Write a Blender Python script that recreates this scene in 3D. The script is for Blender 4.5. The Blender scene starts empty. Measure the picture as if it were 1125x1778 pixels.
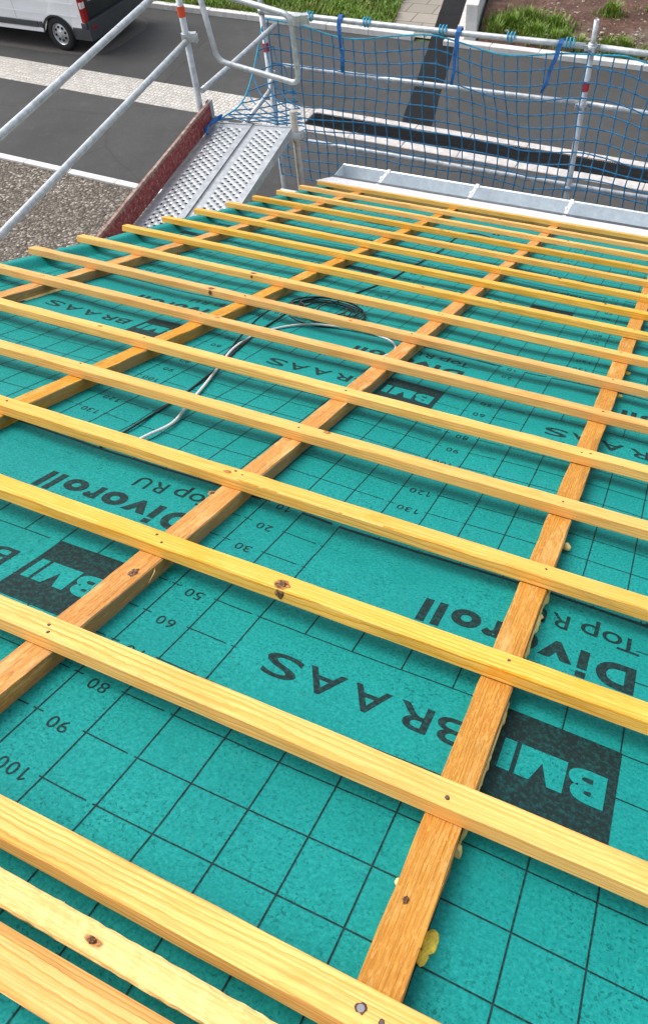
import bpy, bmesh, math, random
from mathutils import Vector, Matrix, noise as mnoise
random.seed(7)
R = math.radians
PITCH = R(22); CA, SA = math.cos(PITCH), math.sin(PITCH)
GZ = -4.8                                    # street level
sc = bpy.context.scene
COL = sc.collection

# ------------------------------------------------------------------ node helpers
def new_mat(name):
    m = bpy.data.materials.new(name); m.use_nodes = True
    nt = m.node_tree; nt.nodes.clear()
    out = nt.nodes.new('ShaderNodeOutputMaterial'); b = nt.nodes.new('ShaderNodeBsdfPrincipled')
    nt.links.new(b.outputs[0], out.inputs[0])
    return m, nt, b
def nd(nt, typ, ins=None, **props):
    n = nt.nodes.new('ShaderNode' + typ)
    for k, v in props.items(): setattr(n, k, v)
    for k, v in (ins or {}).items():
        s = n.inputs[k]
        if isinstance(v, bpy.types.NodeSocket): nt.links.new(v, s)
        else: s.default_value = v
    return n
def rgb(*c): return (c[0], c[1], c[2], 1.0)
def ramp(nt, fac, stops, interp='LINEAR'):
    n = nt.nodes.new('ShaderNodeValToRGB'); n.color_ramp.interpolation = interp
    e = n.color_ramp.elements
    while len(e) < len(stops): e.new(0.5)
    for i, (p, c) in enumerate(stops):
        e[i].position = p; e[i].color = c if len(c) == 4 else rgb(*c)
    nt.links.new(fac, n.inputs[0]); return n.outputs[0]
def mix(nt, fac, a, b, mode='MIX'):
    n = nt.nodes.new('ShaderNodeMix'); n.data_type = 'RGBA'; n.blend_type = mode
    for s, v in ((n.inputs[0], fac), (n.inputs[6], a), (n.inputs[7], b)):
        if isinstance(v, bpy.types.NodeSocket): nt.links.new(v, s)
        else: s.default_value = v
    return n.outputs[2]
def mth(nt, op, a, b=None, c=None):
    n = nt.nodes.new('ShaderNodeMath'); n.operation = op
    for i, v in enumerate((a, b, c)):
        if v is None: continue
        if isinstance(v, bpy.types.NodeSocket): nt.links.new(v, n.inputs[i])
        else: n.inputs[i].default_value = v
    return n.outputs[0]
def coords(nt, scale=(1, 1, 1), rnd=False, loc=(0, 0, 0), kind='Object', rot=(0, 0, 0)):
    tc = nd(nt, 'TexCoord').outputs[kind]
    if rnd:
        oi = nd(nt, 'ObjectInfo').outputs['Random']
        o = nd(nt, 'CombineXYZ', {0: mth(nt, 'MULTIPLY', oi, 37.0), 1: mth(nt, 'MULTIPLY', oi, 0.0), 2: mth(nt, 'MULTIPLY', oi, 0.0)}).outputs[0]
        tc = nd(nt, 'VectorMath', {0: tc, 1: o}, operation='ADD').outputs[0]
    return nd(nt, 'Mapping', {'Vector': tc, 'Scale': scale, 'Location': loc, 'Rotation': rot}).outputs[0]
def noise(nt, vec, scale, detail=3.0, rough=0.55, dist=0.0, out=0):
    return nd(nt, 'TexNoise', {'Vector': vec, 'Scale': scale, 'Detail': detail, 'Roughness': rough, 'Distortion': dist}).outputs[out]
def bump(nt, b, height, strength=0.3, dist=0.01):
    n = nd(nt, 'Bump', {'Height': height, 'Strength': strength, 'Distance': dist})
    nt.links.new(n.outputs[0], b.inputs['Normal'])
def put(nt, b, **kw):
    names = dict(col='Base Color', rough='Roughness', metal='Metallic', spec='Specular IOR Level', coat='Coat Weight', emis='Emission Color')
    for k, v in kw.items():
        s = b.inputs[names[k]]
        if isinstance(v, bpy.types.NodeSocket): nt.links.new(v, s)
        else: s.default_value = v

M = {}
def simple(name, col, rough=0.6, metal=0.0, var=0.25, scale=8.0, spec=0.5, bmp=0.0, bscale=60.0):
    m, nt, b = new_mat(name); c = coords(nt)
    n = noise(nt, c, scale, 4)
    dark = tuple(x * (1 - var) for x in col); lite = tuple(min(1, x * (1 + var * .6)) for x in col)
    put(nt, b, col=ramp(nt, n, [(.3, dark), (.7, lite)]), rough=rough, metal=metal, spec=spec)
    if bmp: bump(nt, b, noise(nt, c, bscale, 3), bmp, .004)
    M[name] = m; return m

# ---- softwood -------------------------------------------------------------
def wood(name, light, mid, dark, pith=(0.05, -0.07), ringscale=42.0, saw=0.0, grey=0.0):
    m, nt, b = new_mat(name)
    oi = nd(nt, 'ObjectInfo').outputs['Random']
    oi2 = mth(nt, 'FRACT', mth(nt, 'MULTIPLY', oi, 17.31))
    tc = nd(nt, 'TexCoord').outputs['Object']
    off = nd(nt, 'CombineXYZ', {0: mth(nt, 'MULTIPLY', oi, 41.0),
                                1: mth(nt, 'MULTIPLY_ADD', oi2, 0.10, pith[0] - 0.05),
                                2: mth(nt, 'MULTIPLY_ADD', oi, 0.05, pith[1] - 0.03)}).outputs[0]
    p = nd(nt, 'VectorMath', {0: tc, 1: off}, operation='ADD').outputs[0]
    pl = nd(nt, 'Mapping', {'Vector': p, 'Scale': (0.9, 1, 1)}).outputs[0]
    warp = noise(nt, nd(nt, 'Mapping', {'Vector': p, 'Scale': (.9, 7, 7)}).outputs[0], 1.0, 2.5, .5, 0, 1)
    wv = nd(nt, 'VectorMath', {0: warp, 1: (0.5, 0.5, 0.5)}, operation='SUBTRACT').outputs[0]
    wv = nd(nt, 'VectorMath', {0: wv, 1: (0.0, 0.042, 0.042)}, operation='MULTIPLY').outputs[0]
    q = nd(nt, 'VectorMath', {0: pl, 1: wv}, operation='ADD').outputs[0]
    w = nd(nt, 'TexWave', {'Vector': q, 'Scale': ringscale, 'Distortion': 1.2, 'Detail': 2.0, 'Detail Scale': 1.4},
           wave_type='RINGS', rings_direction='X', wave_profile='SAW').outputs[1]
    fib = noise(nt, nd(nt, 'Mapping', {'Vector': p, 'Scale': (5, 420, 420)}).outputs[0], 1.0, 3, .6)
    big = noise(nt, nd(nt, 'Mapping', {'Vector': p, 'Scale': (3.2, 14, 14)}).outputs[0], 1.0, 3, .55)
    ringc = ramp(nt, w, [(0.0, light), (.55, light), (.86, mid), (.96, dark), (1.0, light)])
    base = mix(nt, ramp(nt, big, [(.35, (0, 0, 0)), (.75, (1, 1, 1))]), ringc, rgb(*mid))
    base = mix(nt, .42, base, ringc)
    fade = noise(nt, nd(nt, 'Mapping', {'Vector': p, 'Scale': (1.7, 22, 22)}).outputs[0], 1.0, 4, .6)
    base = mix(nt, mth(nt, 'MULTIPLY', ramp(nt, fade, [(.42, (0, 0, 0)), (.62, (1, 1, 1))]), .6), base, rgb(light[0] * .97, light[1] * .93, light[2] * .85))
    honey = noise(nt, nd(nt, 'Mapping', {'Vector': p, 'Scale': (4.5, 26, 26), 'Location': (7, 1, 2)}).outputs[0], 1.0, 5, .7, .6)
    base = mix(nt, mth(nt, 'MULTIPLY', ramp(nt, honey, [(.50, (0, 0, 0)), (.68, (1, 1, 1))]), .55), base, rgb(mid[0] * 1.02, mid[1] * .92, mid[2] * .7))
    base = mix(nt, mth(nt, 'MULTIPLY', ramp(nt, fib, [(.3, (1, 1, 1)), (.6, (0, 0, 0))]), .58), base, rgb(*dark))
    # resin / stain flecks
    st = noise(nt, nd(nt, 'Mapping', {'Vector': p, 'Scale': (7, 30, 30)}).outputs[0], 1.0, 4, .65)
    base = mix(nt, mth(nt, 'MULTIPLY', ramp(nt, st, [(.57, (0, 0, 0)), (.72, (1, 1, 1))]), .6), base, rgb(mid[0] * .95, mid[1] * .72, mid[2] * .5))
    pale = noise(nt, nd(nt, 'Mapping', {'Vector': p, 'Scale': (60, 260, 260)}).outputs[0], 1.0, 3, .7)
    if saw:
        base = mix(nt, mth(nt, 'MULTIPLY', ramp(nt, pale, [(.52, (0, 0, 0)), (.68, (1, 1, 1))]), saw), base, rgb(*[min(1, x * 1.35 + .05) for x in light]))
    if grey:
        worn = noise(nt, nd(nt, 'Mapping', {'Vector': p, 'Scale': (6, 34, 34), 'Location': (3, 5, 1)}).outputs[0], 1.0, 5, .72)
        base = mix(nt, mth(nt, 'MULTIPLY', ramp(nt, worn, [(.52, (0, 0, 0)), (.66, (1, 1, 1))]), .5), base, rgb(.74, .50, .20))
        damp = noise(nt, nd(nt, 'Mapping', {'Vector': p, 'Scale': (3, 18, 18), 'Location': (9, 2, 8)}).outputs[0], 1.0, 4, .65)
        base = mix(nt, mth(nt, 'MULTIPLY', ramp(nt, damp, [(.54, (0, 0, 0)), (.70, (1, 1, 1))]), .5), base, rgb(.22, .095, .022))
        gz = nd(nt, 'SeparateXYZ', {0: nd(nt, 'NewGeometry').outputs['Normal']}).outputs[0]
        gm = mth(nt, 'MULTIPLY', ramp(nt, noise(nt, nd(nt, 'Mapping', {'Vector': p, 'Scale': (4, 60, 60)}).outputs[0], 1.0, 4, .6), [(.38, (0, 0, 0)), (.6, (1, 1, 1))]), grey)
        gm = mth(nt, 'MULTIPLY', gm, mth(nt, 'GREATER_THAN', gz, 0.5))
        base = mix(nt, gm, base, rgb(.27, .22, .13))
    hsv = nd(nt, 'HueSaturation', {'Color': base, 'Hue': mth(nt, 'MULTIPLY_ADD', oi2, .009, .498), 'Value': mth(nt, 'MULTIPLY_ADD', oi, .22, .90), 'Saturation': mth(nt, 'MULTIPLY_ADD', oi2, .12, .95)}).outputs[0]
    put(nt, b, col=hsv, rough=.62, spec=.3)
    bump(nt, b, mth(nt, 'ADD', mth(nt, 'MULTIPLY', fib, .6), mth(nt, 'MULTIPLY', pale, .8 if saw else .3)), .35, .002)
    M[name] = m
wood('batten_pine', (.88, .535, .165), (.76, .350, .055), (.47, .180, .022))
wood('rough_pine', (.88, .60, .22), (.78, .44, .11), (.58, .27, .05), saw=.35)
wood('counter_pine', (.62, .295, .058), (.50, .205, .030), (.26, .085, .011), ringscale=85, saw=.50, grey=.7)
wood('board_pine', (.62, .42, .2), (.5, .3, .12), (.3, .16, .06), saw=.3)

# ---- membrane & its print -----------------------------------------------
def membrane(name, ink):
    m, nt, b = new_mat(name); c = coords(nt)
    fine = noise(nt, c, 170, 3, .7)
    spots = noise(nt, c, 185, 2, .5)
    blot = noise(nt, c, 3.0, 4, .6)
    col = ramp(nt, fine, [(.34, (.004, .196, .178)), (.5, (.007, .250, .228)), (.68, (.018, .312, .286))])
    spm = mth(nt, 'MULTIPLY', ramp(nt, spots, [(.595, (0, 0, 0)), (.635, (1, 1, 1))]), ramp(nt, noise(nt, c, 7, 2), [(.35, (.35, .35, .35)), (.6, (1, 1, 1))]))
    col = mix(nt, mth(nt, 'MULTIPLY', spm, .75), col, rgb(.002, .085, .085))
    col = mix(nt, mth(nt, 'MULTIPLY', ramp(nt, blot, [(.36, (0, 0, 0)), (.66, (1, 1, 1))]), .42), col, rgb(.004, .185, .176))
    # pale dust and scuffs
    du = noise(nt, c, 26, 5, .7)
    col = mix(nt, mth(nt, 'MULTIPLY', ramp(nt, du, [(.60, (0, 0, 0)), (.80, (1, 1, 1))]), .14), col, rgb(.16, .36, .33))
    if ink:
        k = noise(nt, c, 120, 4, .7)
        col = mix(nt, ramp(nt, k, [(.34, (.78, .78, .78)), (.54, (.98, .98, .98))]), col, rgb(.010, .017, .018))
    put(nt, b, col=col, rough=ramp(nt, fine, [(.3, (.75, .75, .75)), (.7, (.55, .55, .55))]), spec=.16)
    wr = noise(nt, coords(nt, (3, 9, 3)), 1.3, 3, .5)
    bump(nt, b, mth(nt, 'ADD', mth(nt, 'MULTIPLY', fine, .05), mth(nt, 'MULTIPLY', wr, .9)), .45, .012)
    M[name] = m
membrane('membrane', False); membrane('membrane_ink', True)

# ---- metals, plastics -----------------------------------------------------
def galv(name, base=(.50, .53, .55), dirt=.5, rough=.45, metal=.55, mott=.72):
    m, nt, b = new_mat(name); c = coords(nt, kind='Object')
    n = noise(nt, c, 22, 5, .65); n2 = noise(nt, c, 90, 3, .7); n3 = noise(nt, c, 5, 4, .6)
    col = ramp(nt, n, [(.3, tuple(x * mott for x in base)), (.65, tuple(min(1, x * 1.15) for x in base))])
    col = mix(nt, mth(nt, 'MULTIPLY', ramp(nt, n2, [(.60, (0, 0, 0)), (.70, (1, 1, 1))]), dirt), col, rgb(.72, .71, .66))
    col = mix(nt, mth(nt, 'MULTIPLY', ramp(nt, n3, [(.56, (0, 0, 0)), (.7, (1, 1, 1))]), dirt * .7), col, rgb(.25, .225, .19))
    put(nt, b, col=col, rough=rough, metal=metal)
    bump(nt, b, n2, .15, .002)
    M[name] = m
galv('galvanised'); galv('deck_steel', (.47, .49, .51), .35, .42, .4); galv('shade_line_grey', (.085, .095, .10), .05, .6, .0); galv('weathered_steel', (.40, .375, .33), .6, .7, .2)
galv('zinc', (.62, .67, .70), .05, .36, .25, .93); galv('zinc_white', (.68, .68, .71), .12, .5, .1, .9)
simple('nail_steel', (.16, .13, .11), .5, .5); simple('bright_steel', (.45, .45, .47), .35, .8)
simple('orange_band', (.72, .075, .02), .55); simple('red_band', (.50, .03, .035), .55)
simple('net_blue', (.008, .175, .37), .7, var=.45, scale=30); simple('rope_turquoise', (.015, .33, .50), .7, var=.4, scale=40)
simple('strap_blue', (.008, .125, .40), .6, var=.35, scale=30)
simple('cable_black', (.012, .013, .015), .45); simple('cable_white', (.62, .63, .63), .5, var=.12)
simple('foam_yellow', (.92, .68, .07), .5, var=.22, scale=70, bmp=.8, bscale=220)
simple('foam_pale', (.88, .66, .24), .55, var=.25, scale=40, bmp=.4)
simple('van_white', (.80, .81, .82), .28, var=.03, scale=2); simple('van_dark', (.010, .014, .020), .35, var=.3, scale=3)
simple('plastic_grey', (.045, .05, .056), .55, var=.2); simple('tyre', (.014, .014, .015), .8, var=.2)
simple('rim_silver', (.55, .56, .58), .35, .6, var=.15); simple('lamp_red', (.33, .006, .008), .18, var=.3, scale=6)
simple('lamp_clear', (.75, .70, .68), .15); simple('plate_white', (.8, .8, .8), .4, var=.03); simple('plate_blue', (.01, .04, .35), .4)
simple('concrete', (.50, .475, .45), .85, var=.22, scale=9, bmp=.35); simple('concrete_pale', (.66, .65, .62), .85, var=.15, scale=7, bmp=.3)
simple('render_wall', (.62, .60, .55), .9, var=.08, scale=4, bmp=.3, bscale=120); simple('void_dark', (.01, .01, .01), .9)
simple('iron', (.012, .012, .013), .7, .0, var=.4, spec=.15)
simple('knot_brown', (.10, .035, .012), .6, var=.7, scale=160); simple('knot_ring', (.46, .19, .035), .6, var=.5, scale=130)

def knot_mat():
    m, nt, b = new_mat('knot'); c = coords(nt)
    n = noise(nt, c, 130, 4, .7, 1.0)
    put(nt, b, col=ramp(nt, n, [(.30, (.02, .008, .004)), (.48, (.10, .035, .010)), (.62, (.40, .22, .07)), (.72, (.05, .018, .007))]), rough=.6)
    bump(nt, b, n, .6, .004); M['knot'] = m
knot_mat()
def toe_mat():
    m, nt, b = new_mat('red_paint_worn'); c = coords(nt)
    n = noise(nt, c, 26, 6, .78); n2 = noise(nt, c, 34, 5, .78)
    z = nd(nt, 'SeparateXYZ', {0: nd(nt, 'TexCoord').outputs['Object']}).outputs[2]
    edge = mth(nt, 'GREATER_THAN', mth(nt, 'ADD', z, mth(nt, 'MULTIPLY', n2, .07)), .178)
    col = ramp(nt, n, [(.30, (.09, .012, .012)), (.48, (.24, .030, .030)), (.60, (.36, .085, .075)), (.72, (.14, .02, .02))])
    col = mix(nt, ramp(nt, n2, [(.55, (0, 0, 0)), (.62, (1, 1, 1))]), col, rgb(.44, .28, .25))
    col = mix(nt, edge, col, ramp(nt, n, [(.40, (.20, .09, .075)), (.56, (.36, .25, .20)), (.70, (.55, .47, .40))]))
    put(nt, b, col=col, rough=.75); bump(nt, b, n2, .3, .004); M['red_paint_worn'] = m
toe_mat()

# ---- ground ---------------------------------------------------------------
def asphalt(name, a, c_, wet=0.0, patchy=.35):
    m, nt, b = new_mat(name); c = coords(nt)
    g = noise(nt, c, 90, 4, .8); l = noise(nt, c, .7, 5, .6); s = noise(nt, c, 3.5, 5, .65)
    col = ramp(nt, g, [(.3, tuple(x * .65 for x in a)), (.5, a), (.72, c_)])
    col = mix(nt, mth(nt, 'MULTIPLY', ramp(nt, l, [(.35, (0, 0, 0)), (.7, (1, 1, 1))]), patchy), col, rgb(*[x * .62 for x in a]))
    col = mix(nt, mth(nt, 'MULTIPLY', ramp(nt, s, [(.55, (0, 0, 0)), (.75, (1, 1, 1))]), patchy * .7), col, rgb(*[x * 1.35 for x in c_]))
    cr = nd(nt, 'TexVoronoi', {'Vector': mix(nt, .12, c, noise(nt, c, 1.5, 4, .6, 0, 1)), 'Scale': .23}, feature='DISTANCE_TO_EDGE').outputs['Distance']
    col = mix(nt, ramp(nt, cr, [(.0015, (.3, .3, .3)), (.005, (0, 0, 0))]), col, rgb(*[x * .4 for x in a]))
    put(nt, b, col=col, rough=ramp(nt, l, [(.3, (.62, .62, .62)), (.7, (.85, .85, .85))]), spec=.12)
    bump(nt, b, g, .5, .01); M[name] = m
asphalt('asphalt', (.070, .069, .067), (.100, .098, .095))
asphalt('asphalt_dry', (.105, .098, .090), (.15, .14, .13), patchy=.25)
asphalt('asphalt_new', (.010, .010, .011), (.020, .020, .021), patchy=.3)
def gravel_mat():
    m, nt, b = new_mat('gravel'); c = coords(nt)
    v = nd(nt, 'TexVoronoi', {'Vector': c, 'Scale': 24.0}); d = v.outputs['Distance']; vc = v.outputs['Color']
    x = nd(nt, 'SeparateXYZ', {0: vc}).outputs[0]
    col = ramp(nt, x, [(.0, (.075, .060, .044)), (.45, (.165, .135, .105)), (.8, (.28, .24, .195)), (1.0, (.52, .47, .40))])
    col = mix(nt, mth(nt, 'MULTIPLY', ramp(nt, d, [(.35, (0, 0, 0)), (.75, (1, 1, 1))]), .8), col, rgb(.03, .025, .018))
    l = noise(nt, c, 1.1, 5, .65)
    col = mix(nt, mth(nt, 'MULTIPLY', ramp(nt, l, [(.4, (0, 0, 0)), (.7, (1, 1, 1))]), .45), col, rgb(.085, .07, .052))
    put(nt, b, col=col, rough=.9); bump(nt, b, mth(nt, 'SUBTRACT', 1.0, d), .9, .03); M['gravel'] = m
gravel_mat()
def sett_mat():
    m, nt, b = new_mat('setts'); c = coords(nt, rot=(0, 0, .1))
    wn = noise(nt, c, 4, 2, .5, 0, 1)
    cw = mix(nt, .02, c, wn)
    v = nd(nt, 'TexVoronoi', {'Vector': cw, 'Scale': 11.5, 'Randomness': .36}, feature='F1')
    e = nd(nt, 'TexVoronoi', {'Vector': cw, 'Scale': 11.5, 'Randomness': .36}, feature='DISTANCE_TO_EDGE').outputs['Distance']
    x = nd(nt, 'SeparateXYZ', {0: v.outputs['Color']}).outputs[0]
    col = ramp(nt, x, [(0, (.45, .425, .385)), (.5, (.54, .51, .465)), (1, (.64, .61, .565))])
    col = mix(nt, mth(nt, 'MULTIPLY', noise(nt, c, 30, 4), .5), col, rgb(.40, .37, .32))
    col = mix(nt, ramp(nt, e, [(.02, (.6, .6, .6)), (.10, (0, 0, 0))]), col, rgb(.33, .305, .265))
    put(nt, b, col=col, rough=.85); bump(nt, b, ramp(nt, e, [(.0, (0, 0, 0)), (.18, (1, 1, 1))]), .7, .03); M['setts'] = m
sett_mat()
def soil_mat():
    m, nt, b = new_mat('soil'); c = coords(nt)
    n = noise(nt, c, 2.2, 6, .7); g = noise(nt, c, 16, 6, .75); l = noise(nt, c, .55, 4, .6)
    col = ramp(nt, g, [(.30, (.060, .028, .018)), (.5, (.19, .092, .062)), (.70, (.36, .215, .155))])
    col = mix(nt, ramp(nt, n, [(.40, (.75, .75, .75)), (.58, (0, 0, 0))]), col, rgb(.085, .040, .026))
    col = mix(nt, ramp(nt, l, [(.50, (0, 0, 0)), (.62, (.85, .85, .85))]), col, ramp(nt, g, [(.3, (.10, .08, .055)), (.5, (.22, .18, .135)), (.7, (.40, .35, .28))]))
    put(nt, b, col=col, rough=.95); bump(nt, b, mth(nt, 'ADD', g, n), 1.0, .10); M['soil'] = m
soil_mat()
def grass_mat():
    m, nt, b = new_mat('grass_blade'); c = coords(nt, kind='Object')
    l = noise(nt, c, 1.3, 4, .6); g = noise(nt, c, 14, 3, .6)
    col = ramp(nt, g, [(.3, (.055, .130, .012)), (.5, (.15, .27, .024)), (.72, (.34, .44, .06))])
    col = mix(nt, mth(nt, 'MULTIPLY', ramp(nt, l, [(.45, (0, 0, 0)), (.7, (1, 1, 1))]), .55), col, rgb(.22, .20, .05))
    put(nt, b, col=col, rough=.6); M['grass_blade'] = m
grass_mat()
simple('turf', (.05, .085, .014), .95, var=.6, scale=5)
simple('stone', (.34, .29, .24), .9, var=.35, scale=5)
def paver_mat():
    m, nt, b = new_mat('pavers'); c = coords(nt)
    br = nd(nt, 'TexBrick', {'Vector': c, 'Scale': 1.0, 'Color1': rgb(.27, .24, .20), 'Color2': rgb(.33, .295, .25), 'Mortar': rgb(.11, .095, .07),
                             'Mortar Size': .015, 'Brick Width': .6, 'Row Height': .5, 'Bias': 0.0})
    col = mix(nt, mth(nt, 'MULTIPLY', noise(nt, c, 6, 5, .7), .55), br.outputs[0], rgb(.2, .18, .14))
    put(nt, b, col=col, rough=.9); M['pavers'] = m
paver_mat()

# ------------------------------------------------------------------ mesh helpers
def link(name, bm, mats, parent=None, loc=(0, 0, 0), rot=(0, 0, 0), smooth=False):
    me = bpy.data.meshes.new(name); bm.to_mesh(me); bm.free()
    for m in (mats if isinstance(mats, (list, tuple)) else [mats]): me.materials.append(M[m])
    if smooth:
        for p in me.polygons: p.use_smooth = True
    o = bpy.data.objects.new(name, me); COL.objects.link(o)
    o.location = loc; o.rotation_euler = rot
    if parent: o.parent = parent
    return o
def empty(name, loc=(0, 0, 0), rot=(0, 0, 0)):
    o = bpy.data.objects.new(name, None); COL.objects.link(o); o.location = loc; o.rotation_euler = rot
    o.empty_display_size = .1
    return o
def tag(o, label, cat, group=None):
    o['label'] = label; o['category'] = cat
    if group: o['group'] = group
    return o
def struct(o): o['kind'] = 'structure'; return o
def stuff(o, label, cat): o['kind'] = 'stuff'; o['label'] = label; o['category'] = cat; return o
def box(bm, x0, x1, y0, y1, z0, z1, mi=0, mat=None):
    vs = [bm.verts.new(p) for p in ((x0, y0, z0), (x1, y0, z0), (x1, y1, z0), (x0, y1, z0), (x0, y0, z1), (x1, y0, z1), (x1, y1, z1), (x0, y1, z1))]
    if mat:
        for v in vs: v.co = mat @ v.co
    fs = []
    for f in ((3, 2, 1, 0), (4, 5, 6, 7), (0, 1, 5, 4), (1, 2, 6, 5), (2, 3, 7, 6), (3, 0, 4, 7)):
        fc = bm.faces.new([vs[i] for i in f]); fc.material_index = mi; fs.append(fc)
    return fs
def bevel_all(bm, w, seg=1):
    bmesh.ops.bevel(bm, geom=list(bm.edges), offset=w, segments=seg, affect='EDGES', profile=.6)
def quad(bm, pts, mi=0):
    f = bm.faces.new([bm.verts.new(p) for p in pts]); f.material_index = mi; return f
def tube(bm, pts, r, seg=10, caps=True, mi=0, inner=0.0):
    pts = [Vector(p) for p in pts]; n = len(pts)
    rr = r if isinstance(r, (list, tuple)) else [r] * n
    t0 = (pts[1] - pts[0]).normalized()
    up = Vector((0, 0, 1)) if abs(t0.z) < .9 else Vector((1, 0, 0))
    a = t0.cross(up).normalized()
    rings = []
    for i, p in enumerate(pts):
        t = ((pts[min(i + 1, n - 1)] - p).normalized() + (p - pts[max(i - 1, 0)]).normalized())
        t = t.normalized() if t.length > 1e-6 else t0
        a = (a - t * a.dot(t)).normalized(); b = t.cross(a)
        rings.append([bm.verts.new(p + (a * math.cos(k * 2 * math.pi / seg) + b * math.sin(k * 2 * math.pi / seg)) * rr[i]) for k in range(seg)])
    for i in range(n - 1):
        for k in range(seg):
            f = bm.faces.new((rings[i][k], rings[i][(k + 1) % seg], rings[i + 1][(k + 1) % seg], rings[i + 1][k])); f.smooth = True; f.material_index = mi
    if caps:
        for rg, rev in ((rings[0], True), (rings[-1], False)):
            f = bm.faces.new(rg[::-1] if rev else rg); f.material_index = mi
def smooth_path(pts, n=8):
    pts = [Vector(p) for p in pts]; out = []
    for i in range(len(pts) - 1):
        p0 = pts[max(i - 1, 0)]; p1 = pts[i]; p2 = pts[i + 1]; p3 = pts[min(i + 2, len(pts) - 1)]
        for k in range(n):
            t = k / n
            out.append(.5 * ((2 * p1) + (p2 - p0) * t + (2 * p0 - 5 * p1 + 4 * p2 - p3) * t * t + (3 * p1 - p0 - 3 * p2 + p3) * t ** 3))
    out.append(pts[-1]); return out
def round_corners(pts, r, n=5):
    pts = [Vector(p) for p in pts]; out = [pts[0]]
    for i in range(1, len(pts) - 1):
        a = (pts[i - 1] - pts[i]).normalized(); b = (pts[i + 1] - pts[i]).normalized()
        p0 = pts[i] + a * r; p1 = pts[i] + b * r
        for k in range(n + 1):
            t = k / n; out.append(p0 * (1 - t) ** 2 + pts[i] * 2 * t * (1 - t) + p1 * t * t)
    out.append(pts[-1]); return out
def rp(u, v, n):                    # roof grid (decimetres: along eave, up slope, off the deck) -> world
    s = -v
    return Vector((.1 * u, .1 * (s * CA + n * SA), .1 * (-s * SA + n * CA)))
RROT = (-PITCH, 0, 0)               # roof things: local x along the eave, y down the slope, z off the deck
def ru(u, v, n): return (.1 * u, -.1 * v, .1 * n)

# ================================================================== ROOF
COUNTERS = [-15.74, -8.18, -0.72, 6.74]
def fn(u, v, s, seed=0.0): return mnoise.noise(Vector((u * s + seed, v * s * 1.3 - seed, seed * .37)))
def hsheet(u, v):
    """height (dm) of the membrane over the deck"""
    if u > -17.1:
        ph = ((u - COUNTERS[0]) / 7.46) % 1.0
        sag = math.sin(math.pi * ph) ** 2
        return .012 - .085 * sag * (.75 + .25 * fn(u, v, .23, 3)) + .045 * sag * mnoise.noise(Vector((u * .12, v * .75, 7.3))) + .028 * sag * fn(u, v, .55, 9) + .014 * sag * fn(u, v, 1.7, 4)
    # turned up over the verge board
    w = .07 * fn(u, v, .5, 21) + .035 * fn(u, v, 1.6, 5)
    x = -17.1 - u
    if x < 1.0: return .012 + w * x
    if x < 1.4: t = (x - 1.0) / .4; return .012 + .40 * t + w * (1 - .4 * t)
    if x < 1.85: return .412 + w * .6
    return .412 + w * .6 - (x - 1.85) * 6.0
# glyph outlines from Blender's own built-in font
GL = {}
def glyph(ch, bold):
    if ch == 'M':
        o_ = [(0, 0), (.23, 0), (.23, .62), (.42, 0), (.58, 0), (.77, .62), (.77, 0), (1, 0), (1, 1), (.69, 1), (.50, .36), (.31, 1), (0, 1)]
        tb = bmesh.new(); tb.faces.new([tb.verts.new((x, y, 0)) for x, y in o_]); bmesh.ops.triangulate(tb, faces=list(tb.faces))
        tb.verts.index_update(); r_ = ([(v.co.x, v.co.y) for v in tb.verts], [[v.index for v in f.verts] for f in tb.faces], None); tb.free(); return r_
    k = (ch, round(bold, 3))
    if k in GL: return GL[k]
    cu = bpy.data.curves.new('lettering', 'FONT'); cu.body = ch; cu.offset = bold; cu.resolution_u = 5; cu.fill_mode = 'FRONT'
    ob = bpy.data.objects.new('lettering', cu)
    me = bpy.data.meshes.new_from_object(ob)
    vs = [v.co.copy() for v in me.vertices]; fs = [list(p.vertices) for p in me.polygons]
    x0 = min(v.x for v in vs); x1 = max(v.x for v in vs); y0 = min(v.y for v in vs); y1 = max(v.y for v in vs)
    GL[k] = ([((v.x - x0) / (x1 - x0), (v.y - y0) / (y1 - y0)) for v in vs], fs, (x0, x1, y0, y1))
    bpy.data.objects.remove(ob); bpy.data.curves.remove(cu); bpy.data.meshes.remove(me)
    return GL[k]
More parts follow.
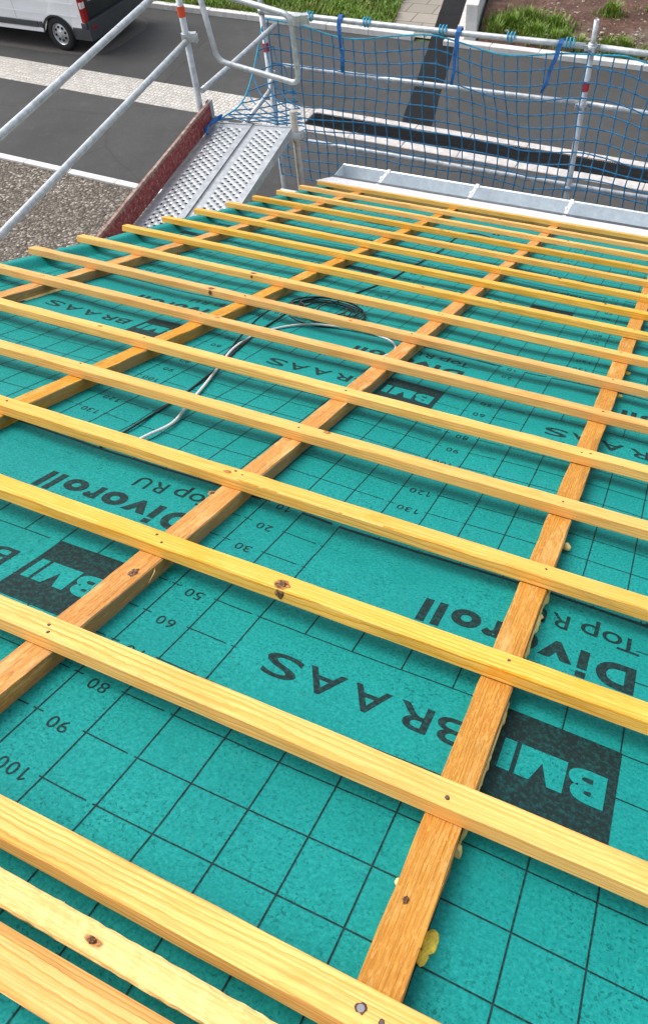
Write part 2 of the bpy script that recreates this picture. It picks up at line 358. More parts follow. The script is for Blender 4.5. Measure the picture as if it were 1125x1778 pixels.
def sheet(name, du, dv, v0, v1, u0, u1, lift, label, printed=True):
    bm = bmesh.new()
    us = []
    u = u0
    while u < -16.9: us.append(u); u += .10
    while u < u1: us.append(u); u += .25
    us.append(u1)
    nv = max(2, int((v1 - v0) / .25)); vs = [v0 + (v1 - v0) * i / nv for i in range(nv + 1)]
    def H(u, v): return hsheet(u, v) + lift * (1 - (v - v0) / (v1 - v0))
    grid = [[bm.verts.new(ru(a, b, H(a, b))) for a in us] for b in vs]
    for j in range(nv):
        for i in range(len(us) - 1):
            f = bm.faces.new((grid[j][i], grid[j][i + 1], grid[j + 1][i + 1], grid[j + 1][i])); f.smooth = True
            f.normal_update()
            if f.normal.z < 0: f.normal_flip()
    # a little thickness at the lower lap edge
    for i in range(len(us) - 1):
        a = grid[0][i]; b = grid[0][i + 1]
        quad(bm, [a.co, b.co, b.co - Vector((0, 0, .002)), a.co - Vector((0, 0, .002))])
    LIFT = .007
    def P(u, v, e=0.0): return ru(u, v, H(u, v) + LIFT + e)
    def strip(ua, va, ub, vb, w, e=0.0):
        L = math.hypot(ub - ua, vb - va); n = max(1, int(L / .25)); dx, dy = (ub - ua) / L, (vb - va) / L
        prev = None
        for k in range(n + 1):
            t = k / n; cu_, cv = ua + (ub - ua) * t, va + (vb - va) * t
            cur = [bm.verts.new(P(cu_ - dy * w / 2, cv + dx * w / 2, e)), bm.verts.new(P(cu_ + dy * w / 2, cv - dx * w / 2, e))]
            if prev: f = bm.faces.new((prev[0], prev[1], cur[1], cur[0])); f.material_index = 1
            prev = cur
    def inside(u, v): return u0 + .9 < u < u1 - .2 and v0 + .05 < v < v1 - .05
    def rect(ua, ub, va, vb, mi, e):
        n = max(1, int(abs(ub - ua) / .2)); m_ = max(1, int(abs(vb - va) / .2))
        g = [[bm.verts.new(P(ua + (ub - ua) * i / n, va + (vb - va) * j / m_, e)) for i in range(n + 1)] for j in range(m_ + 1)]
        for j in range(m_):
            for i in range(n): f = bm.faces.new((g[j][i], g[j][i + 1], g[j + 1][i + 1], g[j + 1][i])); f.material_index = mi
    def letter(ch, ul, ur, va, vb, bold=0.0, mi=1, e=0.0):
        # ul > ur : text reads towards -u (it is upside down seen from the ridge)
        pv, fs, _ = glyph(ch, bold)
        tb = bmesh.new(); tv = [tb.verts.new((ul + (ur - ul) * x, va + (vb - va) * y, 0)) for x, y in pv]
        for f in fs:
            try: tb.faces.new([tv[i] for i in f])
            except ValueError: pass
        lim = .3
        for _ in range(3):
            ed = [x for x in tb.edges if x.calc_length() > lim]
            if not ed: break
            bmesh.ops.subdivide_edges(tb, edges=ed, cuts=1); bmesh.ops.triangulate(tb, faces=list(tb.faces))
        nv_ = {v: bm.verts.new(P(v.co.x, v.co.y, e)) for v in tb.verts}
        for f in tb.faces:
            q = bm.faces.new([nv_[v] for v in f.verts]); q.material_index = mi
            q.normal_update()
            if q.normal.z < 0: q.normal_flip()
        tb.free()
    if printed:
        LW = .026
        def hline(a, b, v, w=LW):
            a = max(a, u0 + 1.0); b = min(b, u1 - .1)
            if b > a and inside((a + b) / 2, v): strip(a, v, b, v, w)
        def vline(u, a, b, w=LW):
            a = max(a, v0 + .05); b = min(b, v1 - .05)
            if b > a and u0 + 1.0 < u < u1 - .1: strip(u, a, u, b, w)
        k0 = int(math.floor((u0 - du) / 10)) - 1; k1 = int(math.ceil((u1 - du) / 10)) + 1
        for k in range(k0, k1):
            o = du + 10 * k
            for c in (0, 1, 2): vline(o + c, dv + 1, dv + 14.0)
            for c in range(3, 10):
                vline(o + c, dv + 4, dv + 5); vline(o + c, dv + 7, dv + 14.0)
                vline(o + c, dv + .95, dv + 1.09, .03)
            vline(o + 9, dv + 5, dv + 7)
            hline(o + 2, o + 9, dv + 4); hline(o + 2, o + 6.72, dv + 5)
            for r_ in range(2, 15):
                if r_ <= 7:
                    hline(o - 1, o - .18, dv + r_)
                hline(o - .07, o + .13, dv + r_); hline(o + .94, o + 1.82, dv + r_); hline(o + 1.94, o + 2.04, dv + r_)
                if r_ >= 7: hline(o + 2, o + 9.82, dv + r_)
            hline(o + 2.0, o + 9.85, dv + 1.04, .085); hline(o + 1.0, o + 1.8, dv + 1.03, .085); hline(o - .9, o + .09, dv + .98, .085)
            def T(ch, a, b, y0, y1, bold=0.0, mi=1, e=0.0):
                if u0 + 1.0 < o + b and o + a < u1 - .2 and dv + y0 > v0 + .1 and dv + y1 < v1 - .1:
                    letter(ch, o + a, o + b, dv + y0, dv + y1, bold, mi, e)
            # numbers every ten centimetres
            for num in range(10, 150, 10):
                s = str(num); w = .165; g_ = .05; tot = len(s) * w + (len(s) - 1) * g_
                x = .52 + tot / 2; c = num / 10 + .09
                for ch in s:
                    if ch == '1':
                        if v0 + .3 < dv + c < v1 - .3 and u0 + 1 < o + x < u1 - .3:
                            xx = o + x - w * .62; strip(xx, dv + c - .125, xx, dv + c + .125, .032); strip(xx + .016, dv + c + .118, xx + .085, dv + c + .055, .028)
                    else: T(ch, x, x - w, c - .125, c + .125)
                    x -= w + g_
            if u0 + 1 < o + 7.9 and o + 8.2 < u1 and v0 + .1 < dv + 2.6 and dv + 3.5 < v1:
                rect(o + 7.97, o + 8.16, dv + 2.61, dv + 3.20, 1, 0); rect(o + 7.97, o + 8.16, dv + 3.28, dv + 3.45, 1, 0)
            for ch, a, b, y1 in (('D', 9.06, 8.32, 3.42), ('v', 7.87, 7.20, 3.19), ('o', 7.16, 6.52, 3.20), ('r', 6.42, 6.04, 3.20), ('o', 5.98, 5.36, 3.18), ('l', 5.22, 5.04, 3.43), ('l', 4.91, 4.73, 3.43)):
                T(ch, a, b, 2.585 if ch == 'o' else 2.61, y1, .045)
            for ch, a, b, y0, y1 in (('T', 9.06, 8.62, 1.67, 2.16), ('o', 8.70, 8.30, 1.66, 2.03), ('p', 8.22, 7.86, 1.48, 2.03), ('R', 7.62, 7.25, 1.67, 2.16), ('U', 7.15, 6.76, 1.66, 2.16)):
                T(ch, a, b, y0, y1, .004)
            for ch, a, b in (('B', 6.56, 6.0), ('R', 5.90, 5.28), ('A', 5.11, 4.40), ('A', 4.23, 3.49), ('S', 3.37, 2.66)):
                T(ch, a, b, 5.71, 6.32, .010)
            if o + 7 > u0 + 1 and o + 9 < u1 and dv + 7 < v1 and dv + 5 > v0:
                rect(o + 7.0, o + 9.03, dv + 4.97, dv + 6.98, 1, .002)
            for ch, a, b in (('B', 8.87, 8.26), ('M', 8.22, 7.44), ('I', 7.36, 7.15)):
                T(ch, a, b, 5.68, 6.37, .05, 0, .006)
    o = link(name, bm, ['membrane', 'membrane_ink'], None, (0, 0, 0), RROT)
    return tag(o, label, 'roof membrane', 'overlapping sheets of green underlay')
U0, U1 = -19.12, 13.5
sheet('roof_membrane', 0.0, 0.0, .28, 21.0, U0, U1, .035, 'nearest teal membrane sheet with large BMI BRAAS print, numbered 10 to 100')
sheet('roof_membrane', 2.62, -13.83, -13.55, 1.17, U0, U1, .035, 'second teal membrane sheet, with the black cable coil and white cable on it')
sheet('roof_membrane', 4.9, -27.66, -27.38, -12.66, U0, U1, .035, 'third teal membrane sheet, seen in narrow gaps beyond the cable coil')
sheet('roof_membrane', 1.3, -41.49, -44.5, -26.49, U0, U1, .035, 'farthest teal membrane sheet, tucked under the zinc eaves flashing')

def lumber(name, L, w, h, mat, parent=None, rough=.0006, bow=.002, seed=0, chamfer=.0022, seg=.07, fray=0):
    """sawn stick along local +x, centred on y, base at z=0; slight bow and sawn-edge jitter"""
    bm = bmesh.new(); n = max(2, int(L / seg)); c = chamfer
    prof = [(-w / 2 + c, 0), (w / 2 - c, 0), (w / 2, c), (w / 2, h - c), (w / 2 - c, h), (-w / 2 + c, h), (-w / 2, h - c), (-w / 2, c)]
    rnd = random.Random(seed); ph = rnd.uniform(0, 6); rings = []
    for i in range(n + 1):
        x = L * i / n; by = bow * math.sin(x * .9 + ph); bz = 0
        ring = []
        for (y, z) in prof:
            j = rough
            ring.append(bm.verts.new((x, y + by + rnd.gauss(0, j), z + (rnd.gauss(0, j) if z > h * .5 else 0))))
        rings.append(ring)
    for i in range(n):
        for k in range(8):
            bm.faces.new((rings[i][k], rings[i + 1][k], rings[i + 1][(k + 1) % 8], rings[i][(k + 1) % 8]))
    bm.faces.new(rings[0]); bm.faces.new(rings[-1][::-1])
    bmesh.ops.recalc_face_normals(bm, faces=list(bm.faces))
    for k in range(fray):                      # torn fibres along the sawn edges
        x = rnd.uniform(.02, L - .05); sd = rnd.choice((-1, 1)); l = rnd.uniform(.004, .014); o_ = rnd.uniform(.0005, .0032)
        y = sd * (w / 2 - .0015); z = h - .002 + rnd.uniform(-.003, .001)
        a = bm.verts.new((x, y, z)); b_ = bm.verts.new((x + .004, y, z - .0015)); c_ = bm.verts.new((x + l, y + sd * o_, z + rnd.uniform(-.002, .003)))
        bm.faces.new((a, b_, c_))
    return link(name, bm, mat, parent)

# ---- counter battens -------------------------------------------------------
CB_TOP = 20.5
def blob(bm, c, r, seed, flat=.5, stretch=(1, 1)):
    b2 = bmesh.ops.create_icosphere(bm, subdivisions=3, radius=1)
    for v in b2['verts']:
        d = 1 + .32 * mnoise.noise(v.co * 1.6 + Vector((seed, 0, seed * .7)))
        v.co = Vector((v.co.x * r * d * stretch[0], v.co.y * r * d * stretch[1], max(-.2, v.co.z) * r * flat * d)) + Vector(c)
    for f in bm.faces: f.smooth = True
clabels = ['leftmost counter batten, along the turned-up verge, orange and shaded', 'second counter batten from the verge, with a pale bare side face',
           'middle counter batten with a weathered side face and a dark knot on top', 'right counter batten with yellow foam squeezed out along its right edge']
ENDV = -43.4
CBS = []
for ci, uc in enumerate(COUNTERS):
    L = (CB_TOP - ENDV) * .1
    root = empty('counter_batten', rp(uc, CB_TOP, .012), (0, 0, 0))
    root.rotation_euler = (-PITCH, 0, 0)
    # local y down-slope: build the stick along x, then turn it by 90 degrees
    st = lumber('stick', L, .0575, .0395, 'counter_pine', root, rough=.0009, bow=.003, seed=40 + ci)
    st.rotation_euler = (0, 0, math.pi / 2)
    tag(root, clabels[ci], 'counter batten', 'counter battens running down the slope')
    CBS.append(root)
def cb_local(ci, u, v, n): return ((u - COUNTERS[ci]) * .1, (CB_TOP - v) * .1, (n - .012) * .1)
bm = bmesh.new()
bm.free()
def foam(ci, u, v, n, r, sd, flat, stretch, mat):
    bm = bmesh.new(); blob(bm, cb_local(ci, u, v, n), r, sd, flat, stretch); link('sealing_foam', bm, mat, CBS[ci])
for (u, v, r, sd) in ((7.07, 9.66, .0135, 1), (7.04, 9.88, .009, 2), (7.12, -15.3, .014, 3), (7.12, -12.5, .012, 5)): foam(3, u, v, .03, r, sd, .34, (.8, 1.3), 'foam_yellow')
def smear(ci, ue, v0, v1, wmax, seed, mat, n=120):
    """thin irregular squeeze-out of foam along the foot of a counter batten"""
    bm = bmesh.new(); prev = None
    for k in range(n + 1):
        v = v0 + (v1 - v0) * k / n
        a = mnoise.noise(Vector((v * 1.9, seed, 0))) + .6 * mnoise.noise(Vector((v * 5.3, seed, 3)))
        w = max(0.004, wmax * (a * .9 + .10)); h = .10 + .22 * max(0, min(1, w / wmax))
        cur = [bm.verts.new(cb_local(ci, *p)) for p in ((ue - .03, v, h + .05), (ue + w * .55, v, h), (ue + w * .95, v, h * .45), (ue + w, v, -.02), (ue - .03, v, -.02))]
        if prev:
            for q in range(5): f = bm.faces.new((prev[q], prev[(q + 1) % 5], cur[(q + 1) % 5], cur[q])); f.smooth = q != 3
        else: bm.faces.new(cur)
        prev = cur
    bm.faces.new(prev[::-1]); bmesh.ops.recalc_face_normals(bm, faces=list(bm.faces))
    link('foam_smear', bm, mat, CBS[ci])
smear(3, 7.03, 8.3, 4.9, .13, 1.3, 'foam_pale'); smear(3, 7.03, 3.6, .4, .12, 8.1, 'foam_pale', 90)
for (u, v, r) in ((7.06, -.96, .011), (7.04, 2.1, .006), (6.43, 9.1, .006)): foam(3, u, v, .1, r, v, 1.0, (1, 1), 'foam_pale')
foam(0, -15.42, -8.9, .05, .011, 4, .5, (.9, 17.0), 'foam_pale')
def knot_patch(parent, x, y, z, rx, ry, mat='knot', rot=(0, 0, 0), ring=True):
    """a dark knot let into a face of the wood (about 1 mm proud), with its ring of turned grain"""
    if ring:
        bm = bmesh.new(); n = 18; rnd = random.Random(int(abs(x) * 1000))
        c = bm.verts.new((0, 0, .0012)); vs = [bm.verts.new((rx * 1.5 * math.cos(k * 2 * math.pi / n) * rnd.uniform(.8, 1.2), ry * 1.18 * math.sin(k * 2 * math.pi / n) * rnd.uniform(.9, 1.1), .0004)) for k in range(n)]
        for k in range(n): bm.faces.new((c, vs[k], vs[(k + 1) % n]))
        link('knot_halo', bm, 'knot_ring', parent, (x, y, z), rot)
    bm = bmesh.new(); n = 16; rnd = random.Random(int(abs(x) * 977))
    c = bm.verts.new((0, 0, .0022)); m_ = []; vs = []
    for k in range(n):
        q = rnd.uniform(.8, 1.15); a = k * 2 * math.pi / n
        m_.append(bm.verts.new((rx * .6 * q * math.cos(a), ry * .6 * q * math.sin(a), .0026 + rnd.uniform(-.0008, .0008)))); vs.append(bm.verts.new((rx * q * math.cos(a), ry * q * math.sin(a), .0009)))
    for k in range(n):
        bm.faces.new((c, m_[k], m_[(k + 1) % n])); bm.faces.new((m_[k], vs[k], vs[(k + 1) % n], m_[(k + 1) % n]))
    link('knot', bm, mat, parent, (x, y, z), rot)
# knot on the middle counter batten
p = cb_local(2, -.62, 5.55, .407); knot_patch(CBS[2], p[0], p[1], p[2], .010, .016)
p = cb_local(2, -.98, 2.0, .407); knot_patch(CBS[2], p[0], p[1], p[2], .006, .009)
p = cb_local(3, 6.62, 9.5, .407); knot_patch(CBS[3], p[0], p[1], p[2], .004, .007, ring=False)

# ---- roof battens -----------------------------------------------------------
NEAR = {1: 11.408, 2: 8.165, 3: 4.846, 4: 1.55, 5: -1.746, 6: -4.995, 7: -8.465, 8: -11.743, 9: -15.134, 10: -18.704, 11: -22.157, 12: -25.555, 13: -29.043, 14: -32.554, 15: -36.095, 16: -39.553, 17: -42.843}
ORD = ['first', 'second', 'third', 'fourth', 'fifth', 'sixth', 'seventh', 'eighth', 'ninth', 'tenth', 'eleventh', 'twelfth', 'thirteenth', 'fourteenth', 'fifteenth', 'sixteenth', 'seventeenth']
EXTRA = {1: 'with bright nail head, nearest nailed one', 2: 'with orange stain, above the 80 mark', 3: 'with one big dark knot', 4: 'beside the thick printed line',
         8: 'with a dark triangular knot', 9: 'with a small dark knot', 17: 'touching the eaves flashing', 16: 'one above the eaves one',
         6: 'crossing the white cable', 7: 'over white cable near the coil'}
nail_me = None
def nail(parent, x, y, z, bright=False):
    global nail_me
    if nail_me is None:
        bm = bmesh.new()
        bmesh.ops.create_cone(bm, cap_ends=True, segments=12, radius1=.0034, radius2=.0030, depth=.0016)
        # torn rim of fibre and the dented wood round the head
        n = 12; rnd = random.Random(5)
        ring = [bm.verts.new((math.cos(k * 2 * math.pi / n) * .0046 * rnd.uniform(.7, 1.3), math.sin(k * 2 * math.pi / n) * .0042 * rnd.uniform(.7, 1.2), -.0003)) for k in range(n)]
        f = bm.faces.new(ring); f.material_index = 1
        nail_me = bpy.data.meshes.new('nail'); bm.to_mesh(nail_me); bm.free(); nail_me.materials.append(M['nail_steel']); nail_me.materials.append(M['knot_brown'])
    o = bpy.data.objects.new('nail', nail_me); COL.objects.link(o); o.parent = parent; o.location = (x, y, z); o.rotation_euler = (0, 0, random.uniform(0, 6))
    o.scale = (random.uniform(.65, .95),) * 2 + (1,)
    if bright:
        o.data = nail_me.copy(); o.data.materials[0] = M['bright_steel']; o.scale = (1.5, 1.5, 1)
    return o
BAT = {}
SK = -.0069
for i in range(17, 0, -1):
    near = NEAR[i]; u0 = -19.2 + random.uniform(-.09, .09); u1 = 11.6
    vc = near - .252 + SK * u0
    root = empty('roof_batten', rp(u0, vc, .413), RROT)
    root.rotation_euler = (-PITCH, 0, 0)
    z = math.atan(-SK)            # battens run a hair out of parallel with the printed grid
    root.rotation_euler = (Matrix.Rotation(-PITCH, 3, 'X') @ Matrix.Rotation(z, 3, 'Z')).to_euler()
    st = lumber('stick', (u1 - u0) * .1, .0503, .0295, 'batten_pine', root, rough=.0005, bow=.0028, seed=i, fray=14)
    k = 17 - i
    lab = 'pine roof batten, %s up from gutter' % ORD[k]
    if i in EXTRA: lab += ', ' + EXTRA[i]
    tag(root, lab, 'roof batten', 'pine battens nailed across the counter battens')
    BAT[i] = (root, u0)
    for uc in COUNTERS:
        nail(root, (uc - u0) * .1 + random.uniform(-.012, .012), random.uniform(-.008, .012), .0302, bright=(i == 1 and uc > 5))
        if random.random() < .25: nail(root, (uc - u0) * .1 + random.uniform(.014, .03), random.uniform(-.012, .008), .0302)
def bknot(i, u, dv, rx, ry, mat='knot', ring=True):
    root, u0 = BAT[i]; knot_patch(root, (u - u0) * .1, dv, .0298, rx, ry, mat, ring=ring)
def bknot_face(i, u, rx, ry):
    root, u0 = BAT[i]; knot_patch(root, (u - u0) * .1, -.0253, .018, rx, ry, rot=(math.pi / 2, 0, 0), ring=False)
bknot(3, 2.27, -.010, .0115, .013); bknot_face(3, 2.31, .0105, .011)
bknot(9, -9.52, -.008, .010, .011); bknot_face(9, -9.50, .008, .009)
bknot(8, -9.62, -.008, .011, .012); bknot_face(8, -9.58, .008, .011)
for (i, u, dv) in ((4, -.95, -.004), (12, 2.5, 0), (11, 5.2, .004), (13, -12.0, .006), (14, -6.0, -.006), (10, -2.6, -.012), (6, -10.0, .0), (5, .15, .012), (7, -7.4, .004), (15, 1.2, .004), (10, 1.0, .004), (8, -3.3, -.012), (16, -4.0, 0)):
    bknot(i, u, dv, random.uniform(.005, .009), random.uniform(.004, .007), 'knot' if random.random() < .55 else 'knot_ring', ring=True)
# two loose slats lying at the bottom of the picture
root = empty('loose_slat', rp(-6.0, 11.80, .60)); root.rotation_euler = (-PITCH, 0, 0)
s0 = lumber('stick', 1.62, .036, .024, 'rough_pine', root, rough=.00038, bow=.001, seed=77, seg=.011, chamfer=.003, fray=110); s0.rotation_euler = (R(20), 0, 0); s0.location = (0, 0, -.012)
knot_patch(root, .955, -.011, .0135, .007, .004, rot=(R(20), 0, 0))
tag(root, 'rough sawn loose slat with frayed edges, between the nearest nailed batten and the tilted slat', 'slat', 'loose slats by the viewer')
root = empty('loose_slat', rp(-6.0, 12.50, .70)); root.rotation_euler = (-PITCH, 0, 0)
s1 = lumber('stick', 1.62, .05, .03, 'batten_pine', root, rough=.0007, bow=.001, seed=78); s1.rotation_euler = (R(45), 0, 0); s1.location = (0, .0106, -.0106)
tag(root, 'loose slat tilted onto its edge, at the bottom left corner, with bold grain', 'slat', 'loose slats by the viewer')
# a pale splinter standing off the middle counter batten
bm = bmesh.new(); tube(bm, [cb_local(2, -.44, 5.1, .36), cb_local(2, -.36, 5.2, .32), cb_local(2, -.33, 5.45, .2)], [.0012, .0016, .0006], 5)
link('splinter', bm, 'foam_pale', CBS[2])

# ---- cables -----------------------------------------------------------------
def cable(name, pts, r, mat, label, n=8):
    bm = bmesh.new(); tube(bm, smooth_path([ru(*p) for p in pts], n), r, 8)
    return tag(link(name, bm, mat, None, (0, 0, 0), RROT), label, 'cable')
w = [(-4.55, .9), (-4.46, -.19), (-4.35, -1.29), (-4.69, -2.55), (-5.12, -4.2), (-5.57, -5.75), (-6.10, -7.58), (-6.26, -8.96), (-6.19, -9.9), (-5.89, -11.1), (-5.30, -12.1), (-4.34, -12.65), (-3.1, -12.92), (-1.99, -12.65), (-1.42, -12.1), (-1.22, -11.5), (-1.30, -10.65), (-1.6, -10.2)]
cable('cable', [(u, v, max(.06, hsheet(u, v) + .07)) for u, v in w], .0048, 'cable_white', 'white cable snaking from the lower gap to the middle counter batten')
b1 = [(-5.1, 1.0), (-5.17, -.22), (-5.28, -2.65), (-5.45, -4.55), (-5.74, -6.3), (-6.07, -8.27), (-6.37, -10.13), (-6.52, -11.86), (-6.69, -13.23)]
pts = [(u, v, hsheet(u, v) + .06) for u, v in b1]
rnd = random.Random(12)
cx, cy = -5.35, -14.25
for k in range(int(5.6 * 14)):
    a = math.pi * .85 - k * 2 * math.pi / 14; t = k / (14 * 5.6)
    rad = 1.62 - .38 * (k // 14 % 3) * .8 + .10 * math.sin(k * .7) + rnd.uniform(-.03, .03)
    u, v = cx + rad * math.cos(a) + .12 * math.sin(k * .23), cy + rad * 1.10 * math.sin(a)
    pts.append((u, v, hsheet(u, v) + .06 + .05 * (k // 14)))
pts += [(-4.2, -12.9, .25), (-5.2, -13.0, .3), (-5.5, -14.0, .35), (-5.62, -16.06, .05), (-5.53, -17.99, .02)]
for u, v in ((-5.35, -19.75), (-5.21, -21.57), (-5.15, -23.3), (-5.15, -25.94), (-5.14, -28.5), (-5.21, -31.02), (-5.5, -34.4), (-5.28, -37.0), (-4.27, -37.3), (-3.14, -36.0)):
    pts.append((u, v, hsheet(u, v) + .06))
cable('cable', pts, .0034, 'cable_black', 'thin black cable with a loose coil, running on toward the eaves', 3)
b2 = [(-5.9, -6.2), (-6.2, -7.6), (-6.55, -8.8), (-6.9, -10.2), (-7.2, -11.6), (-7.35, -13.0), (-7.1, -14.6), (-6.6, -15.5)]
cable('cable', [(u, v, hsheet(u, v) + .05) for u, v in b2], .0028, 'cable_black', 'short thin black cable end left of the coil, beside the white cable')

# ---- eaves: flashing, gutter -------------------------------------------------
def poly_sheet(name, prof, x0, x1, mat, th=.0015, parent=None, seg=1):
    """sheet metal folded to a yz profile, extruded along x, with real thickness"""
    bm = bmesh.new(); n = len(prof); nrm = []
    for i in range(n):
        a = Vector(prof[max(i - 1, 0)]); b = Vector(prof[min(i + 1, n - 1)]); d = (b - a).normalized(); nrm.append(Vector((-d.y, d.x)))
    top = [prof[i] for i in range(n)]; bot = [(prof[i][0] - nrm[i].x * th, prof[i][1] - nrm[i].y * th) for i in range(n)]
    loop = top + bot[::-1]
    rings = [[bm.verts.new((x0 + (x1 - x0) * k / seg, y, z + (.0012 * math.sin(k * 2.1) if 0 < k < seg else 0))) for y, z in loop] for k in range(seg + 1)]
    m_ = len(loop)
    for k in range(seg):
        for i in range(m_): bm.faces.new((rings[k][i], rings[k][(i + 1) % m_], rings[k + 1][(i + 1) % m_], rings[k + 1][i]))
    for rg in (rings[0], rings[-1]):
        for i in range(n - 1): bm.faces.new((rg[i], rg[i + 1], rg[m_ - 2 - i], rg[m_ - 1 - i]))
    bmesh.ops.recalc_face_normals(bm, faces=list(bm.faces))
    return link(name, bm, mat, parent)
p0 = rp(0, -43.55, .62); p1 = rp(0, -46.9, .60); p2 = rp(0, -47.15, .42)
fl = poly_sheet('eaves_flashing', [(p0.y, p0.z), ((p0.y + p1.y) / 2, (p0.z + p1.z) / 2 + .001), (p1.y, p1.z), (p2.y, p2.z - .02)], -1.975, 1.35, 'zinc_white', seg=8)
tag(fl, 'pale folded zinc eaves flashing between the lowest batten and the gutter', 'flashing')
GY0, GY1, GT = 4.392, 4.60, -1.715
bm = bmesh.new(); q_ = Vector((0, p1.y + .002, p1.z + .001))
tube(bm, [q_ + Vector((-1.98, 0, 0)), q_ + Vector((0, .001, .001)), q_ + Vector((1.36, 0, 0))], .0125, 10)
o = link('shade_line_bead', bm, 'shade_line_grey', fl)  # dark bead added to paint the shade line between flashing and gutter
gut = empty('gutter', (-1.985, GY0, GT))
poly_sheet('trough', [(0, .0), (0, -.11), (.004, -.125), (GY1 - GY0 - .012, -.125), (GY1 - GY0, -.11), (GY1 - GY0, .0), (GY1 - GY0 + .010, .006), (GY1 - GY0 + .018, .0), (GY1 - GY0 + .010, -.008)], 0, 3.35, 'zinc', parent=gut, seg=6)
bm = bmesh.new(); box(bm, -.002, .001, .001, GY1 - GY0, -.125, .0); link('end_cap', bm, 'zinc', gut)
for uc in COUNTERS:
    bm = bmesh.new(); x = uc * .1 + 1.985; w_ = .013
    pr = [(-.16, .055), (-.05, .022), (-.004, .012), (.03, .012), (GY1 - GY0 - .02, .009), (GY1 - GY0 + .012, .012)]
    for a, b in zip(pr, pr[1:]):
        vs = [bm.verts.new(q) for q in ((x - w_, a[0], a[1]), (x + w_, a[0], a[1]), (x + w_, b[0], b[1]), (x - w_, b[0], b[1]))]
        vt = [bm.verts.new(v.co + Vector((0, 0, .004))) for v in vs]
        bm.faces.new(vs[::-1]); bm.faces.new(vt)
        for k in range(4): bm.faces.new((vs[k], vs[(k + 1) % 4], vt[(k + 1) % 4], vt[k]))
    box(bm, x - .02, x - .004, .05, .09, .012, .022); box(bm, x + .0, x + .022, GY1 - GY0 - .06, GY1 - GY0 - .03, .01, .02)
    link('gutter_bracket', bm, 'zinc_white', gut)
tag(gut, 'new box shaped zinc gutter along the eaves with cross brackets', 'gutter')

# ---- the house under the roof -------------------------------------------------
bm = bmesh.new()
EV = 4.10; ez = -EV * math.tan(PITCH)
def rz(y): return -y * math.tan(PITCH)
wx0, wx1, wy0, wy1 = -1.55, 1.3, -2.2, 3.85
vs = []
for x in (wx0, wx1):
    vs.append([bm.verts.new(p) for p in ((x, wy0, GZ), (x, wy1, GZ), (x, wy1, rz(wy1) - .13), (x, wy0, rz(wy0) - .13))])
for k in range(4): bm.faces.new((vs[0][k], vs[0][(k + 1) % 4], vs[1][(k + 1) % 4], vs[1][k]))
bm.faces.new(vs[0][::-1]); bm.faces.new(vs[1])
hw = empty('house', (0, 0, 0)); link('wall', bm, 'render_wall', hw)
bm = bmesh.new(); box(bm, -1.86, 1.34, -2.1, 4.40, -.026, -.012); link('roof_boarding', bm, 'board_pine', hw, (0, 0, 0), RROT)
bm = bmesh.new(); box(bm, -1.895, -1.862, -2.1, 4.42, -.16, .036); link('verge_board', bm, 'board_pine', hw, (0, 0, 0), RROT)
for uc in COUNTERS:
    bm = bmesh.new(); box(bm, uc * .1 - .04, uc * .1 + .04, -2.05, 4.35, -.19, -.028); link('rafter', bm, 'board_pine', hw, (0, 0, 0), RROT)
bm = bmesh.new(); box(bm, -1.86, 1.33, 4.37, 4.395, -.17, .052); link('eaves_board', bm, 'board_pine', hw, (0, 0, 0), RROT)
tag(hw, 'small house under the roof: pale rendered walls and boarded deck beneath the green membrane', 'house')

